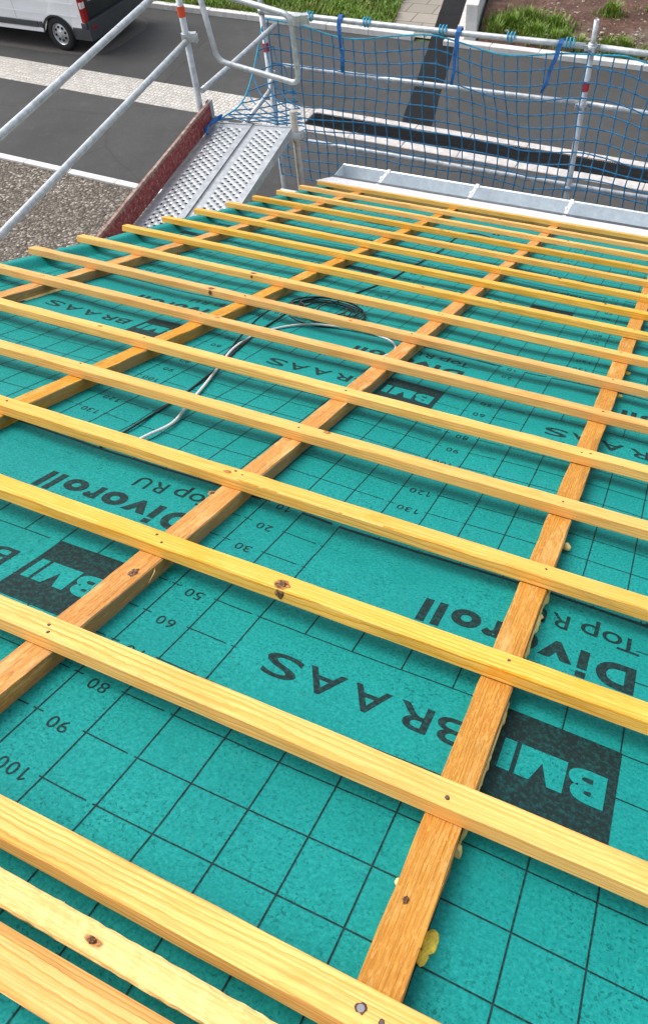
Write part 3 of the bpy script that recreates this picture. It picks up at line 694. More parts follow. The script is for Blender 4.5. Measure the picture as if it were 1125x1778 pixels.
# ================================================================== SCAFFOLD
TR = .0242
def coupler(parent, x, y, z, ax=0):
    bm = bmesh.new(); bmesh.ops.create_cone(bm, cap_ends=True, segments=14, radius1=.036, radius2=.036, depth=.06)
    box(bm, .02, .075, -.024, .024, -.028, .028); tube(bm, [(.05, .0, .0), (.05, .055, .0)], .007, 8); box(bm, .038, .062, .045, .06, -.011, .011)
    box(bm, .07, .082, -.034, .03, -.034, .012)
    o = link('coupler', bm, 'galvanised', parent, (x, y, z), (0, 0, ax)); return o
def band(parent, p, r, h, mat):
    bm = bmesh.new(); bmesh.ops.create_cone(bm, cap_ends=False, segments=16, radius1=r, radius2=r, depth=h)
    for f in bm.faces: f.smooth = True
    return link('colour_band', bm, mat, parent, p)
def post(label, p0, p1, spigot=None, bands=(), r=TR, mat='galvanised', cups=()):
    p0 = Vector(p0); p1 = Vector(p1); root = empty('scaffold_post', p0)
    d = p1 - p0; rot = Vector((0, 0, 1)).rotation_difference(d.normalized()).to_euler(); root.rotation_euler = rot
    bm = bmesh.new(); tube(bm, [(0, 0, 0), (0, 0, d.length)], r, 16, True); link('tube', bm, mat, root)
    if spigot:
        bm = bmesh.new(); L = d.length
        tube(bm, [(0, 0, L - .02), (0, 0, L), (0, 0, L + .015), (0, 0, L + .016)], [r * 1.25, r * 1.32, r * 1.32, r * .8], 16)
        ro, ri = r * .78, r * .55; n = 16
        ring = lambda rad, z: [bm.verts.new((rad * math.cos(k * 2 * math.pi / n), rad * math.sin(k * 2 * math.pi / n), z)) for k in range(n)]
        a, b, c, e = ring(ro, L), ring(ro, L + spigot), ring(ri, L + spigot), ring(ri, L + spigot - .12)
        for q, w_ in ((a, b), (b, c), (c, e)):
            for k in range(n): f = bm.faces.new((q[k], q[(k + 1) % n], w_[(k + 1) % n], w_[k])); f.smooth = True
        f = bm.faces.new(e); f.material_index = 1
        link('spigot', bm, [mat, 'void_dark'], root)
    for z, m_ in bands: band(root, (0, 0, z), r * 1.16, .07, m_)
    for z in cups:
        bm = bmesh.new(); tube(bm, [(0, 0, z - .02), (0, 0, z + .02)], [r * 1.55, r * 1.55], 14)
        for k in range(4):
            a = k * math.pi / 2 + .4; box(bm, r * 1.3, r * 2.3, -.008, .008, -.018, .018, mat=Matrix.Translation((0, 0, z)) @ Matrix.Rotation(a, 4, 'Z'))
        link('rosette', bm, mat, root)
    return tag(root, label, 'scaffold post', 'upright scaffold tubes')
SY = 5.36
pr_ = post('tall scaffold post with open tube top and red band, behind the blue net', (-.19, SY, GZ), (-.25, SY, -.915), .17, [(3.60, 'red_band')], cups=(2.78, 3.45, 3.87))
pc = post('corner scaffold post with red band where the blue net starts', (-2.99, SY, GZ), (-3.05, SY, -.90), .16, [(3.62, 'red_band')], cups=(2.8, 3.4))
pl_ = post('scaffold post with bright orange band at the outer side of the red toe board', (-3.0, 4.20, GZ), (-3.0, 4.12, .35), .12, [(4.305, 'orange_band')], cups=(3.50,))
coupler(pl_, .0, 0, 4.13, 0.4)
pi_ = post('short weathered grey scaffold post at the inner corner of the steel deck', (-2.22, 4.36, GZ), (-2.285, 4.36, -1.21), None, r=.028, mat='weathered_steel')
coupler(pi_, 0, 0, 3.40, 1.2)
def rail(label, pts, r=TR * .9, mat='galvanised', rad=0):
    bm = bmesh.new(); P = round_corners(pts, rad) if rad else [Vector(p) for p in pts]
    if not rad:      # subdivide for a faint sag
        a, b = P[0], P[-1]; P = [a.lerp(b, k / 8) + Vector((0, 0, -.004 * math.sin(math.pi * k / 8))) for k in range(9)]
    c = P[0].copy(); P = [p - c for p in P]
    tube(bm, P, r, 14)
    return tag(link('guard_rail', bm, mat, None, c), label, 'guard rail', 'horizontal scaffold tubes')
rail('top guard rail above the blue net, left of the open-topped post', [(-3.05, SY + .0, -.905), (-.30, SY, -.925)])
rail('top guard rail above the blue net, right of the open-topped post', [(-.19, SY, -.925), (1.9, SY, -.975)])
rail('middle guard rail seen through the blue net, left of the open-topped post', [(-2.92, SY + .03, -1.335), (-.24, SY + .03, -1.345)])
rail('middle guard rail seen through the blue net, right of the open-topped post', [(-.22, SY + .03, -1.345), (1.9, SY + .03, -1.40)])
rail('low guard rail beyond the gutter, behind the blue net', [(-2.70, SY, -1.97), (1.9, SY, -2.02)])
rail('upper outer guard rail slanting across the van and road', [(-3.02, 4.02, -.31), (-2.45, .3, -.31)])
rail('lower outer guard rail slanting across the gravel, ending at the orange banded post', [(-2.98, 4.09, -.685), (-2.40, .2, -.68)])
rail('guard rail running from the orange banded post to the net corner', [(-2.89, 4.05, -1.0), (-2.93, SY, -1.0)], TR * .85)
rail('short hooked guard rail low between the steel deck and the net corner', [(-2.78, 4.40, -1.40), (-2.87, 5.05, -1.40), (-2.87, 5.10, -1.30)], TR * .8, rad=.05)
rail('low tube under the steel deck corner', [(-2.62, 4.6, -2.05), (-2.25, 4.62, -2.05)], TR * .8)
# bent end guard frame
bm = bmesh.new()
loop = [(-2.88, 4.20, -.30), (-2.80, 4.20, -.835), (-2.12, 4.20, -.93), (-2.14, 4.20, -.48), (-2.62, 4.26, -.43), (-3.05, 4.30, -.375)]
tube(bm, round_corners([Vector(p) for p in loop], .07), TR * .85, 14)
eg = link('end_guard_frame', bm, 'galvanised'); coupler(eg, -2.09, 4.20, -.50, .5)
tag(eg, 'bent tube end guard frame standing across the end of the steel deck', 'guard frame')

# ---- perforated steel decks ---------------------------------------------------
DZ = -1.30
DD = Vector((.147, -.989, 0)).normalized(); DE = Vector((-DD.y, DD.x, 0))      # along the deck toward the viewer / across to the house
DROT = math.atan2(DD.y, DD.x)
def deck(label, corner, W=.318, L=2.55):
    root = empty('scaffold_deck', corner, (0, 0, DROT))           # local x along the deck, local y toward the house
    bm = bmesh.new(); px, py = .034, .0355; b0 = .035
    nx = int((L - 2 * b0) / px); ny = int((W - 2 * b0) / py)
    ox, oy = (L - nx * px) / 2, (W - ny * py) / 2
    # flat borders
    for (x0, x1, y0, y1) in ((0, ox, 0, W), (L - ox, L, 0, W), (ox, L - ox, 0, oy), (ox, L - ox, W - oy, W)):
        quad(bm, [(x0, y0, 0), (x1, y0, 0), (x1, y1, 0), (x0, y1, 0)])
    n = 8
    for i in range(nx):
        for j in range(ny):
            x0, y0 = ox + i * px, oy + j * py; cx_, cy_ = x0 + px / 2, y0 + py / 2
            solid = (i + j) % 2
            sq = []
            for k in range(n):
                a = (k + .5) * 2 * math.pi / n; ca_, sa_ = math.cos(a), math.sin(a); m_ = max(abs(ca_), abs(sa_))
                sq.append(bm.verts.new((cx_ + ca_ / m_ * px / 2, cy_ + sa_ / m_ * py / 2, 0)))
            if solid:
                r0 = .0085; ring = [bm.verts.new((cx_ + r0 * math.cos((k + .5) * 2 * math.pi / n), cy_ + r0 * math.sin((k + .5) * 2 * math.pi / n), .0035)) for k in range(n)]
                bm.faces.new(ring)
            else:
                r0 = .0112; ring = [bm.verts.new((cx_ + r0 * math.cos((k + .5) * 2 * math.pi / n), cy_ + r0 * math.sin((k + .5) * 2 * math.pi / n), -.004)) for k in range(n)]
            for k in range(n): bm.faces.new((sq[k], sq[(k + 1) % n], ring[(k + 1) % n], ring[k]))
            cs = [bm.verts.new((cx_ + sx * px / 2, cy_ + sy * py / 2, 0)) for sx, sy in ((1, 1), (-1, 1), (-1, -1), (1, -1))]
            for q in range(4):
                k = 2 * q; bm.faces.new((sq[k], cs[q], sq[(k + 1) % n]))
    bmesh.ops.remove_doubles(bm, verts=list(bm.verts), dist=.0003)
    bmesh.ops.recalc_face_normals(bm, faces=list(bm.faces))
    link('tread_plate', bm, 'deck_steel', root)
    for y0 in (0.0, W - .004):
        bm = bmesh.new(); box(bm, 0, L, y0, y0 + .004, -.065, .004); box(bm, 0, L, (y0 + .0042) if y0 < .1 else y0 - .022, y0 + .026 if y0 < .1 else y0 - .0002, -.065, -.061)
        link('side_rail', bm, 'deck_steel', root)
    bm = bmesh.new(); box(bm, .01, L - .01, .03, W - .03, -.05, -.047); link('hole_shade_plate', bm, 'iron', root)  # plate added under the holes; its black stands in for shade below
    for x0 in (-.012, L + .0005):
        bm = bmesh.new(); box(bm, x0, x0 + .0115, .004, W - .004, -.06, .006)
        for yy in (.06, W - .10): box(bm, x0 - .03 if x0 < 0 else x0 + .0117, x0 - .0003 if x0 < 0 else x0 + .04, yy, yy + .04, -.04, .0)
        link('end_beam', bm, 'deck_steel', root)
    return tag(root, label, 'scaffold deck', 'steel scaffold decks')
D0 = Vector((-2.905, 4.175, DZ))
deck('perforated steel scaffold deck next to the red toe board', D0)
deck('perforated steel scaffold deck on the side of the roof edge', D0 + DE * .335)
bm = bmesh.new(); tube(bm, [tuple(D0 - DD * .02 + DE * -.05 + Vector((0, 0, -.07))), tuple(D0 - DD * .02 + DE * .72 + Vector((0, 0, -.07)))], TR, 12)
tag(link('scaffold_ledger', bm, 'galvanised'), 'cross tube carrying the far end of the steel decks', 'scaffold tube')
# ---- red toe board -------------------------------------------------------------
bm = bmesh.new(); box(bm, 0, 2.6, -.025, 0, 0, .165); bevel_all(bm, .003)
bmesh.ops.subdivide_edges(bm, edges=[e for e in bm.edges if e.calc_length() > 1], cuts=30)
for v in bm.verts: v.co.y += .004 * mnoise.noise(v.co * 3); v.co.z += .003 * mnoise.noise(v.co * 7 + Vector((3, 1, 2)))
toe = empty('toe_board', D0 + DD * -.03 + DE * -.012 + Vector((0, 0, .0)), (0, 0, DROT)); link('plank', bm, 'red_paint_worn', toe)
bm = bmesh.new(); box(bm, -.004, .05, -.034, -.0305, -.02, .17); box(bm, -.004, .05, .0005, .004, .02, .17); link('end_fitting', bm, 'galvanised', toe)
tag(toe, 'scuffed dark red wooden toe board along the outer edge of the steel deck', 'toe board')

# ---- blue safety net ------------------------------------------------------------
bm = bmesh.new(); NR = .0054
def top_z(x): return -.955 - .055 * abs(math.sin((x + 3.0) * 2.1)) - .02 * math.sin(x * 5)
def net_pt(x, w_):
    """x along the rail, w_ distance below the top rope"""
    f_ = min(1, w_ / .9)
    g = math.exp(-((x + .62) / .34) ** 2)
    yy = SY - .045 - .03 * math.sin(x * 2.3 + 1.0) * f_ - .05 * f_ * (.5 + .5 * math.sin(x * 1.1)) - .03 * f_ * mnoise.noise(Vector((x * 1.7, w_ * 2, 0)))
    xx = x + .11 * f_ * math.exp(-((x + 1.0) / .55) ** 2) + .040 * mnoise.noise(Vector((x * 1.7, w_ * 2.2, 5))) + .012 * mnoise.noise(Vector((x * 6, w_ * 6, 15)))
    zz = top_z(x) * (1 - f_) + f_ * (-.99) - w_ - .07 * f_ * g + .050 * mnoise.noise(Vector((x * 1.3, w_ * 1.6, 9))) + .010 * mnoise.noise(Vector((x * 6, w_ * 6, 25))) - .05 * f_ * math.exp(-((x + 1.3) / .5) ** 2)
    return Vector((xx, yy, zz))
NX = 46; NW = 14; DXN = .1
cols = [-2.97 + DXN * i for i in range(NX)]; rows = [.1 * j for j in range(NW)]
PT = [[net_pt(x, w_) for w_ in rows] for x in cols]
for i in range(NX): tube(bm, PT[i], NR, 5, False)
for j in range(1, NW): tube(bm, [PT[i][j] for i in range(NX)], NR, 5, False)
for i in range(NX):
    for j in range(1, NW):
        k = bmesh.ops.create_icosphere(bm, subdivisions=1, radius=.0115)
        for v in k['verts']: v.co += PT[i][j]
# wing that closes the corner down to the end of the deck (diamond mesh)
Tp = Vector((-3.03, SY - .05, -1.0)); BL = Vector((-2.88, 4.22, -1.29)); BR = Vector((-2.28, 4.52, -1.40)); TRp = Vector((-2.75, SY - .07, -1.45))
def edge_rope(t):                 # sagging free edge from corner post to deck corner
    p = Tp.lerp(BL, t); p.z -= .26 * math.sin(math.pi * t) ** 1.1 * (1 - .35 * t); p.x -= .015 * math.sin(math.pi * t); return p
def wing(a, b):                   # a: along rope, b: across to the right
    l = edge_rope(a); r = TRp.lerp(BR, a); r.z -= .05 * math.sin(math.pi * a)
    p = l.lerp(r, b); p.y -= .03 * math.sin(math.pi * b) * math.sin(math.pi * a); return p
NA, NB = 7, 3
for d in range(-NB, NA + 1):
    for sgn in (1, -1):
        pts = []
        for s in range(0, 49):
            b = s / 48
            a = (d / NB + (b if sgn > 0 else 1 - b)) * NB / NA * 1.0
            if 0 <= a <= 1: pts.append(wing(a, b))
        if len(pts) > 2: tube(bm, pts, NR, 5, False)
net = empty('safety_net'); link('netting', bm, 'net_blue', net)
bm = bmesh.new()
tube(bm, smooth_path([edge_rope(k / 10) for k in range(11)], 3), .0068, 7, False)
tube(bm, smooth_path([Vector((x, SY - .03 + .012 * math.sin(x * 9), top_z(x))) for x in [-3.0 + .12 * k for k in range(41)]], 3), .0065, 7, False)
for x in (-2.62, -2.1, -1.45, -.9, -.45, .15, .7):       # lashings round the rail
    t_ = [Vector((x + .035 * k / 8, SY + .034 * math.cos(k * 1.05), -.918 - .004 * x + .034 * math.sin(k * 1.05))) for k in range(16)]
    tube(bm, t_, .006, 6, False)
link('edge_rope', bm, 'rope_turquoise', net)
tag(net, 'blue knotted safety net hanging from the scaffold rails beyond the gutter', 'safety net')
def strap(label, top, bot, w=.036, lean=0.0):
    bm = bmesh.new(); top = Vector(top); bot = Vector(bot); n = 12; prev = None
    path = [top + Vector((0, .045, -.02)), top + Vector((0, .03, .02)), top + Vector((0, -.005, .036)), top + Vector((0, -.036, .015))] + [top.lerp(bot, (k + 1) / n) + Vector((.006 * math.sin(k), -.055 - .012 * math.sin(k * .9), 0)) for k in range(n)]
    for k, p in enumerate(path):
        ww = w * (1 - .35 * max(0, k - 4) / n) / 2; c = Vector((ww * math.cos(.35 * math.sin(k * .6)), ww * math.sin(.35 * math.sin(k * .6)), 0))
        cur = [bm.verts.new(p - c), bm.verts.new(p + c), bm.verts.new(p + c + Vector((0, .002, .0005))), bm.verts.new(p - c + Vector((0, .002, .0005)))]
        if prev:
            for q in range(4): bm.faces.new((prev[q], prev[(q + 1) % 4], cur[(q + 1) % 4], cur[q]))
        else: bm.faces.new(cur)
        prev = cur
    bm.faces.new(prev[::-1])
    bmesh.ops.recalc_face_normals(bm, faces=list(bm.faces))
    tag(link('strap', bm, 'strap_blue'), label, 'strap', 'blue straps tied over the top rail')
strap('blue strap hanging straight from the top rail, nearest the net corner', (-2.30, SY, -.905), (-2.28, SY, -1.30))
strap('blue strap hanging from the top rail near the dark road stripe', (-1.28, SY, -.915), (-1.30, SY, -1.29))
strap('blue strap hanging slanted from the top rail beside the open-topped post', (-.48, SY, -.925), (-.56, SY, -1.27))
# strap end tied at the deck corner
bm = bmesh.new(); q0 = BL + Vector((.02, -.02, .02))
for k in range(3): tube(bm, smooth_path([q0 + Vector((.008 * k, 0, .015 * k)), q0 + Vector((.0 - .01 * k, -.12, .02)), q0 + Vector((-.01 + .03 * k, -.24 - .03 * k, .018))], 5), .009, 6)
tag(link('strap', bm, 'strap_blue'), 'frayed blue strap end lying on the deck beside the toe board', 'strap', 'blue straps tied over the top rail')

# ================================================================== STREET
SH = -.045
def st(a, b, z=GZ): return Vector((a, b - (a + 4) * -SH * 1.0, z))     # street grid: a along the road, b across (falls off slightly to the right)
def sheet_poly(name, pts, z, mat, sub=None):
    bm = bmesh.new(); f = bm.faces.new([bm.verts.new(st(a, b, z)) for a, b in pts]); f.normal_update()
    if f.normal.z < 0: f.normal_flip()
    return struct(link(name, bm, mat))
# wide ground sheet to the horizon
bm = bmesh.new(); quad(bm, [(-400, -400, GZ - .02), (400, -400, GZ - .02), (400, 400, GZ - .02), (-400, 400, GZ - .02)]); struct(link('ground', bm, 'turf'))
sheet_poly('road', [(-60, 11.6), (40, 11.6), (40, 15.05), (-60, 15.05)], GZ, 'asphalt')
sheet_poly('pavement', [(-60, 8.2), (40, 8.2), (40, 11.62), (-60, 11.62)], GZ - .004, 'asphalt')
sheet_poly('gravel_yard', [(-60, -20), (40, -20), (40, 8.3), (-60, 8.3)], GZ - .008, 'gravel')
def slab(name, a0, a1, b0, b1, z0, z1, mat, n=1):
    bm = bmesh.new()
    for k in range(n):
        x0 = a0 + (a1 - a0) * k / n; x1 = a0 + (a1 - a0) * (k + 1) / n - (.008 if n > 1 else 0)
        vb = [bm.verts.new(st(a, b, z0)) for a, b in ((x0, b0), (x1, b0), (x1, b1), (x0, b1))]
        j = random.uniform(-.004, .004)
        vt = [bm.verts.new(st(a, b, z1 + j)) for a, b in ((x0, b0), (x1, b0), (x1, b1), (x0, b1))]
        bm.faces.new(vb[::-1]); bm.faces.new(vt)
        for q in range(4): bm.faces.new((vb[q], vb[(q + 1) % 4], vt[(q + 1) % 4], vt[q]))
    bevel_all(bm, .008); return link(name, bm, mat)
tag(slab('edging_kerb', -30, 3, 8.14, 8.27, GZ - .1, GZ + .03, 'concrete_pale', 33), 'flush pale edging between the gravel and the paved strip', 'kerb')
struct(slab('sett_strip', -40, -5.88, 10.84, 11.72, GZ - .1, GZ + .006, 'setts'))
tag(slab('drain_kerb', -5.88, 8, 11.535, 11.71, GZ - .1, GZ + .012, 'concrete', 14), 'pale concrete strip on the far side of the drain channel', 'kerb')
tag(slab('drain_kerb', -5.88, 8, 10.87, 11.08, GZ - .1, GZ + .012, 'concrete', 14), 'pale concrete strip on the near side of the drain channel', 'kerb')
tag(slab('road_kerb', -40, -5.30, 15.04, 15.20, GZ - .1, GZ + .11, 'concrete_pale', 35), 'pale kerb in front of the grass verge, left of the dark stripe', 'kerb')
tag(slab('road_kerb', -4.62, 10, 14.98, 15.16, GZ - .1, GZ + .09, 'concrete_pale', 15), 'pale kerb in front of the bare soil, right of the dark stripe', 'kerb')
struct(slab('drain_floor', -5.86, 8, 11.085, 11.53, GZ - .1, GZ + .002, 'void_dark'))
gr_me = None
DL = ['leftmost', 'second', 'third', 'fourth', 'fifth', 'sixth', 'seventh', 'eighth', 'ninth']
for k in range(9):
    if gr_me is None:
        bm = bmesh.new()
        for i in range(28): box(bm, .012 + i * .0352, .024 + i * .0352, .02, .42, .0, .016)
        for yy in (.0, .145, .29, .425): box(bm, 0, .985, yy, yy + .014, .0165, .019)
        me = bpy.data.meshes.new('drain_grate'); bm.to_mesh(me); bm.free(); me.materials.append(M['iron']); gr_me = me
    o = bpy.data.objects.new('drain_grate', gr_me); COL.objects.link(o); o.location = st(-5.84 + k, 11.088, GZ + .0045); o.rotation_euler = (0, 0, math.atan(SH))
    tag(o, 'black iron drain grate in the street channel, %s one counted from the pale cobbles' % DL[k], 'drain grate', 'iron grates over the drain channel')
# fresh asphalt trench stripe
bm = bmesh.new()
L0 = [(-4.20, 11.73), (-3.66, 11.73)]
def trench(b, e): t = (b - 11.7) / 5.8; return -4.20 - 1.27 * t + (.54 if e else 0) + .03 * mnoise.noise(Vector((b * 3, e, 0)))
prev = None
for k in range(41):
    b = 11.725 + 16 * k / 40
    cur = [bm.verts.new(st(trench(b, 0), b, GZ + .005 + (.012 if b > 15 else 0))), bm.verts.new(st(trench(b, 1), b, GZ + .005 + (.012 if b > 15 else 0)))]
    if prev: bm.faces.new((prev[0], prev[1], cur[1], cur[0]))
    prev = cur
struct(link('asphalt_stripe', bm, 'asphalt_new'))
# drier, paler road where the van shelters it from the drizzle
bm = bmesh.new(); pts = []
for k in range(72):
    t = 2 * math.pi * k / 72; c_, s_ = math.cos(t), math.sin(t)
    ex = math.copysign(abs(c_) ** .45, c_); ey = math.copysign(abs(s_) ** .45, s_)
    pts.append((-14.35 + 3.05 * ex + .05 * mnoise.noise(Vector((k * .4, 0, 0))), 13.42 + 1.22 * ey + .05 * mnoise.noise(Vector((0, k * .4, 3)))))
f = bm.faces.new([bm.verts.new(st(a, b, GZ + .004)) for a, b in pts]); f.normal_update()
if f.normal.z < 0: f.normal_flip()
struct(link('dry_road_patch', bm, 'asphalt_dry'))
# paved path, soil
sheet_poly('paved_path', [(trench(15.2, 0) - .95, 15.2), (trench(15.2, 0) + .0, 15.2), (trench(26, 0), 26), (trench(26, 0) - .95, 26)], GZ + .012, 'pavers')
bm = bmesh.new(); nx, ny = 90, 70; g = []
for j in range(ny + 1):
    row = []
    for i in range(nx + 1):
        b = 15.17 + 12 * (j / ny) ** 1.4; a = -3.95 - (b - 15.17) * .2 + 13 * i / nx
        h = .10 + .16 * min(1, (b - 15.17) / .8) + .09 * mnoise.noise(Vector((a * 1.1, b * 1.1, 0))) + .05 * mnoise.noise(Vector((a * 3.3, b * 3.3, 4))) + .02 * mnoise.noise(Vector((a * 9, b * 9, 4)))
        if j == 0: h = .06
        row.append(bm.verts.new(st(a, b, GZ + h)))
    g.append(row)
for j in range(ny):
    for i in range(nx): f = bm.faces.new((g[j][i], g[j][i + 1], g[j + 1][i + 1], g[j + 1][i])); f.smooth = True
struct(link('soil_bank', bm, 'soil'))
bm = bmesh.new(); rnd = random.Random(4)
for k in range(1100):
    a = rnd.uniform(-3.8, 5); b = 15.3 + rnd.random() ** 1.2 * 5; r = rnd.choice((.012, .015, .02, .02, .025, .03, .045))
    ic = bmesh.ops.create_icosphere(bm, subdivisions=1, radius=r)
    c = st(a, b, GZ + .26 + .09 * mnoise.noise(Vector((a * 1.1, b * 1.1, 0))) + .05 * mnoise.noise(Vector((a * 3.3, b * 3.3, 4))))
    for v in ic['verts']: v.co = Vector((v.co.x * rnd.uniform(.7, 1.3), v.co.y * rnd.uniform(.7, 1.3), v.co.z * .7)) + c
stuff(link('stones', bm, 'stone'), 'small stones scattered over the bare soil', 'stones')
# low white wall / gate pier beyond the road
wl = empty('garden_wall', st(-4.25, 15.2)); bm = bmesh.new()
vs = []
for (b, wd) in ((0, .24), (6, .24)):
    x = -.21 * b
    vs.append([bm.verts.new(p) for p in ((x, b, -.1), (x + wd, b, -.1), (x + wd, b, .70), (x, b, .70))])
for k in range(4): bm.faces.new((vs[0][k], vs[1][k], vs[1][(k + 1) % 4], vs[0][(k + 1) % 4]))
bm.faces.new(vs[0][::-1]); bm.faces.new(vs[1]); bmesh.ops.recalc_face_normals(bm, faces=list(bm.faces)); bevel_all(bm, .012)
link('wall', bm, 'concrete_pale', wl)
bm = bmesh.new(); tube(bm, [(.0, .0, -.01), (.0, .0, .045)], .085, 14); o = link('round_cap', bm, 'concrete', wl, (-.12, 1.15, .70))
bm = bmesh.new(); tube(bm, [(0, 0, 0), (0, 0, .003)], .05, 14); link('dark_hole', bm, 'void_dark', o, (0, 0, .044))
bm = bmesh.new(); box(bm, -.13, -.005, -.06, -.04, .14, .34); box(bm, -.13, -.005, -.063, -.0605, .18, .24, 1); link('sign_plate', bm, ['plate_white', 'plate_blue'], wl)
bm = bmesh.new(); box(bm, -.20, -.02, -.03, 3.0, -.1, .06, mat=Matrix.Shear('XZ', 4, (0, 0)) @ Matrix.Identity(4))
for v in bm.verts: v.co.x += -.21 * v.co.y
link('footing', bm, 'concrete', wl)
tag(wl, 'low white concrete wall running away from the road beside the dark stripe', 'wall')
bm = bmesh.new(); tube(bm, [(0, 0, 0), (0, 0, 1.2)], .04, 12); tube(bm, [(0, 0, 1.2), (0, 0, 1.215)], [.046, .03], 12)
tag(link('post', bm, 'galvanised', None, st(-6.72, 17.15)), 'thin grey post standing in the grass verge', 'post')
# grass verge
def blades(bm, a, b, z, h, rnd, w=.012):
    d = rnd.uniform(0, 2 * math.pi); lean = rnd.uniform(.1, .7) * h
    p = st(a, b, z); s = Vector((math.cos(d), math.sin(d), 0)) * w; l = Vector((math.cos(d + 1.4), math.sin(d + 1.4), 0)) * lean
    v = [bm.verts.new(p - s), bm.verts.new(p + s), bm.verts.new(p + l * .45 + s * .7 + Vector((0, 0, h * .62))), bm.verts.new(p + l * .45 - s * .7 + Vector((0, 0, h * .62))), bm.verts.new(p + l + Vector((0, 0, h * .95)))]
    bm.faces.new(v[:4]); bm.faces.new((v[3], v[2], v[4]))
bm = bmesh.new(); quad(bm, [st(-60, 15.18, GZ + .02), st(trench(15.2, 0) - .93, 15.18, GZ + .02), st(trench(26, 0) - .93, 26, GZ + .06), st(-60, 26, GZ + .06)]); struct(link('verge_soil', bm, 'turf'))
bm = bmesh.new(); rnd = random.Random(9)
for k in range(46000):
    a = rnd.uniform(-14.5, -5.6); b = 15.2 + rnd.random() ** 1.3 * 4.2
    if a > trench(b, 0) - .92: continue
    den = mnoise.noise(Vector((a * 1.3, b * 1.3, 2)))
    if den < -.28 and rnd.random() < .75: continue
    blades(bm, a, b, GZ + .03, (.06 + .10 * rnd.random()) * (1.2 + .7 * den), rnd, .014)
stuff(link('grass', bm, 'grass_blade'), 'green grass verge beyond the road', 'grass')
bm = bmesh.new(); rnd = random.Random(10)
clumps = [(-3.45, 15.75, .55, 900), (-2.9, 15.5, .45, 700), (-2.3, 15.35, .35, 420), (-3.7, 15.4, .25, 260), (-1.2, 15.32, .45, 520), (-.4, 15.25, .5, 600), (.5, 15.3, .45, 480), (-1.7, 16.6, .3, 260), (-.9, 16.9, .28, 200), (.6, 17.2, .35, 260), (-2.5, 15.28, .5, 300), (1.5, 15.3, .6, 500), (-2.0, 15.25, .3, 200), (-3.2, 16.1, .6, 500), (-2.6, 15.9, .4, 260), (-.1, 16.3, .35, 220), (.9, 15.8, .4, 260), (-1.5, 15.3, .3, 260)]
for (ca_, cb_, rr_, nn) in clumps:
    for k in range(nn):
        q = abs(rnd.gauss(0, .55)); t = rnd.uniform(0, 6.3); a, b = ca_ + rr_ * q * math.cos(t), cb_ + rr_ * .6 * q * math.sin(t)
        if b < 15.18: continue
        hh = .10 + .16 * min(1, (b - 15.17) / .8) + .09 * mnoise.noise(Vector((a * 1.1, b * 1.1, 0)))
        blades(bm, a, b, GZ + hh - .03, (.10 + .27 * rnd.random()) * max(.35, 1 - q * .5), rnd, .014)
stuff(link('weeds', bm, 'grass_blade'), 'green weeds growing along the edge of the bare soil', 'weeds')

# ================================================================== VAN
VX, VY = -11.62, 12.74       # near rear corner
van = empty('van', (VX, VY, GZ), (0, 0, math.atan(SH) * .4))
# local: -x forward, +y away from the viewer
W = 2.02; LEN = 5.35
def side_outline():
    pts = [(0.02, .34)]
    def arch(cx_, r, z0=.40):
        return [(-(cx_ + r * math.cos(a)), .31 + r * math.sin(a)) for a in [math.pi - k * math.pi / 12 for k in range(13)]]
    low = [(0.0, .36), (-.36, .36)] + [(-(.76 + .385 * math.cos(a)), .34 + .36 * math.sin(a)) for a in [math.pi * (1 - k / 12) for k in range(13)]][0:13]
    return low
def arc(cx_, r, n=12): return [(-cx_ + r * math.cos(math.pi * k / n), .33 + r * .86 * math.sin(math.pi * k / n)) for k in range(n + 1)]
bottom = [(0.0, .50)] + [(-.36, .50), (-.37, .34)] + arc(.76, .385)[1:-1] + [(-1.15, .34), (-3.45, .34)] + arc(3.85, .40)[1:-1] + [(-4.27, .34), (-4.85, .40)]
top = [(-5.30, .55), (-5.33, 1.0), (-4.75, 1.22), (-4.05, 2.05), (-3.7, 2.18), (-.06, 2.18), (0.0, 1.6)]
out = bottom + top
bm = bmesh.new()
def tuck(z): return .0 if z < 1.0 else .10 * ((z - 1.0) / 1.2) ** 1.5
for ys in (0, 1):
    vs = [bm.verts.new((x, (tuck(z) if ys == 0 else W - tuck(z)), z)) for x, z in out]
    f = bm.faces.new(vs if ys == 0 else vs[::-1])
    if ys == 0: va = vs
    else: vb = vs
n = len(out)
for k in range(n):
    f = bm.faces.new((va[(k + 1) % n], va[k], vb[k], vb[(k + 1) % n]))
bmesh.ops.triangulate(bm, faces=[f for f in bm.faces if len(f.verts) > 4])
bmesh.ops.recalc_face_normals(bm, faces=list(bm.faces))
link('body', bm, 'van_white', van)
def vpart(name, mat, *boxes, parent=van, bev=.006, smooth=False):
    bm = bmesh.new()
    for b in boxes: box(bm, *b)
    bevel_all(bm, bev); return link(name, bm, mat, parent)
vpart('side_moulding', 'plastic_grey', (-3.40, -1.27, -.022, -.001, .425, .54)); vpart('side_moulding', 'plastic_grey', (-1.25, -1.155, -.022, -.001, .425, .54)) 
vpart('sill', 'van_white', (-3.42, -1.16, -.012, .03, .335, .415))
vpart('body_crease', 'van_white', (-4.2, -.16, -.006, -.0005, .70, .72)); vpart('body_crease', 'van_white', (-4.2, -.16, -.006, -.0005, .93, .945))
vpart('door_seam', 'plastic_grey', (-1.86, -1.854, -.0015, .0, .56, 1.9), bev=.0005)
vpart('bumper', 'plastic_grey', (-.36, .10, -.006, .05, .27, .49), (-.02, .11, .02, W - .02, .27, .62)); 
vpart('rear_door', 'van_dark', (.002, .03, .14, W / 2 - .004, .625, 1.95)); vpart('rear_door', 'van_dark', (.002, .03, W / 2 + .004, W - .14, .625, 1.95))
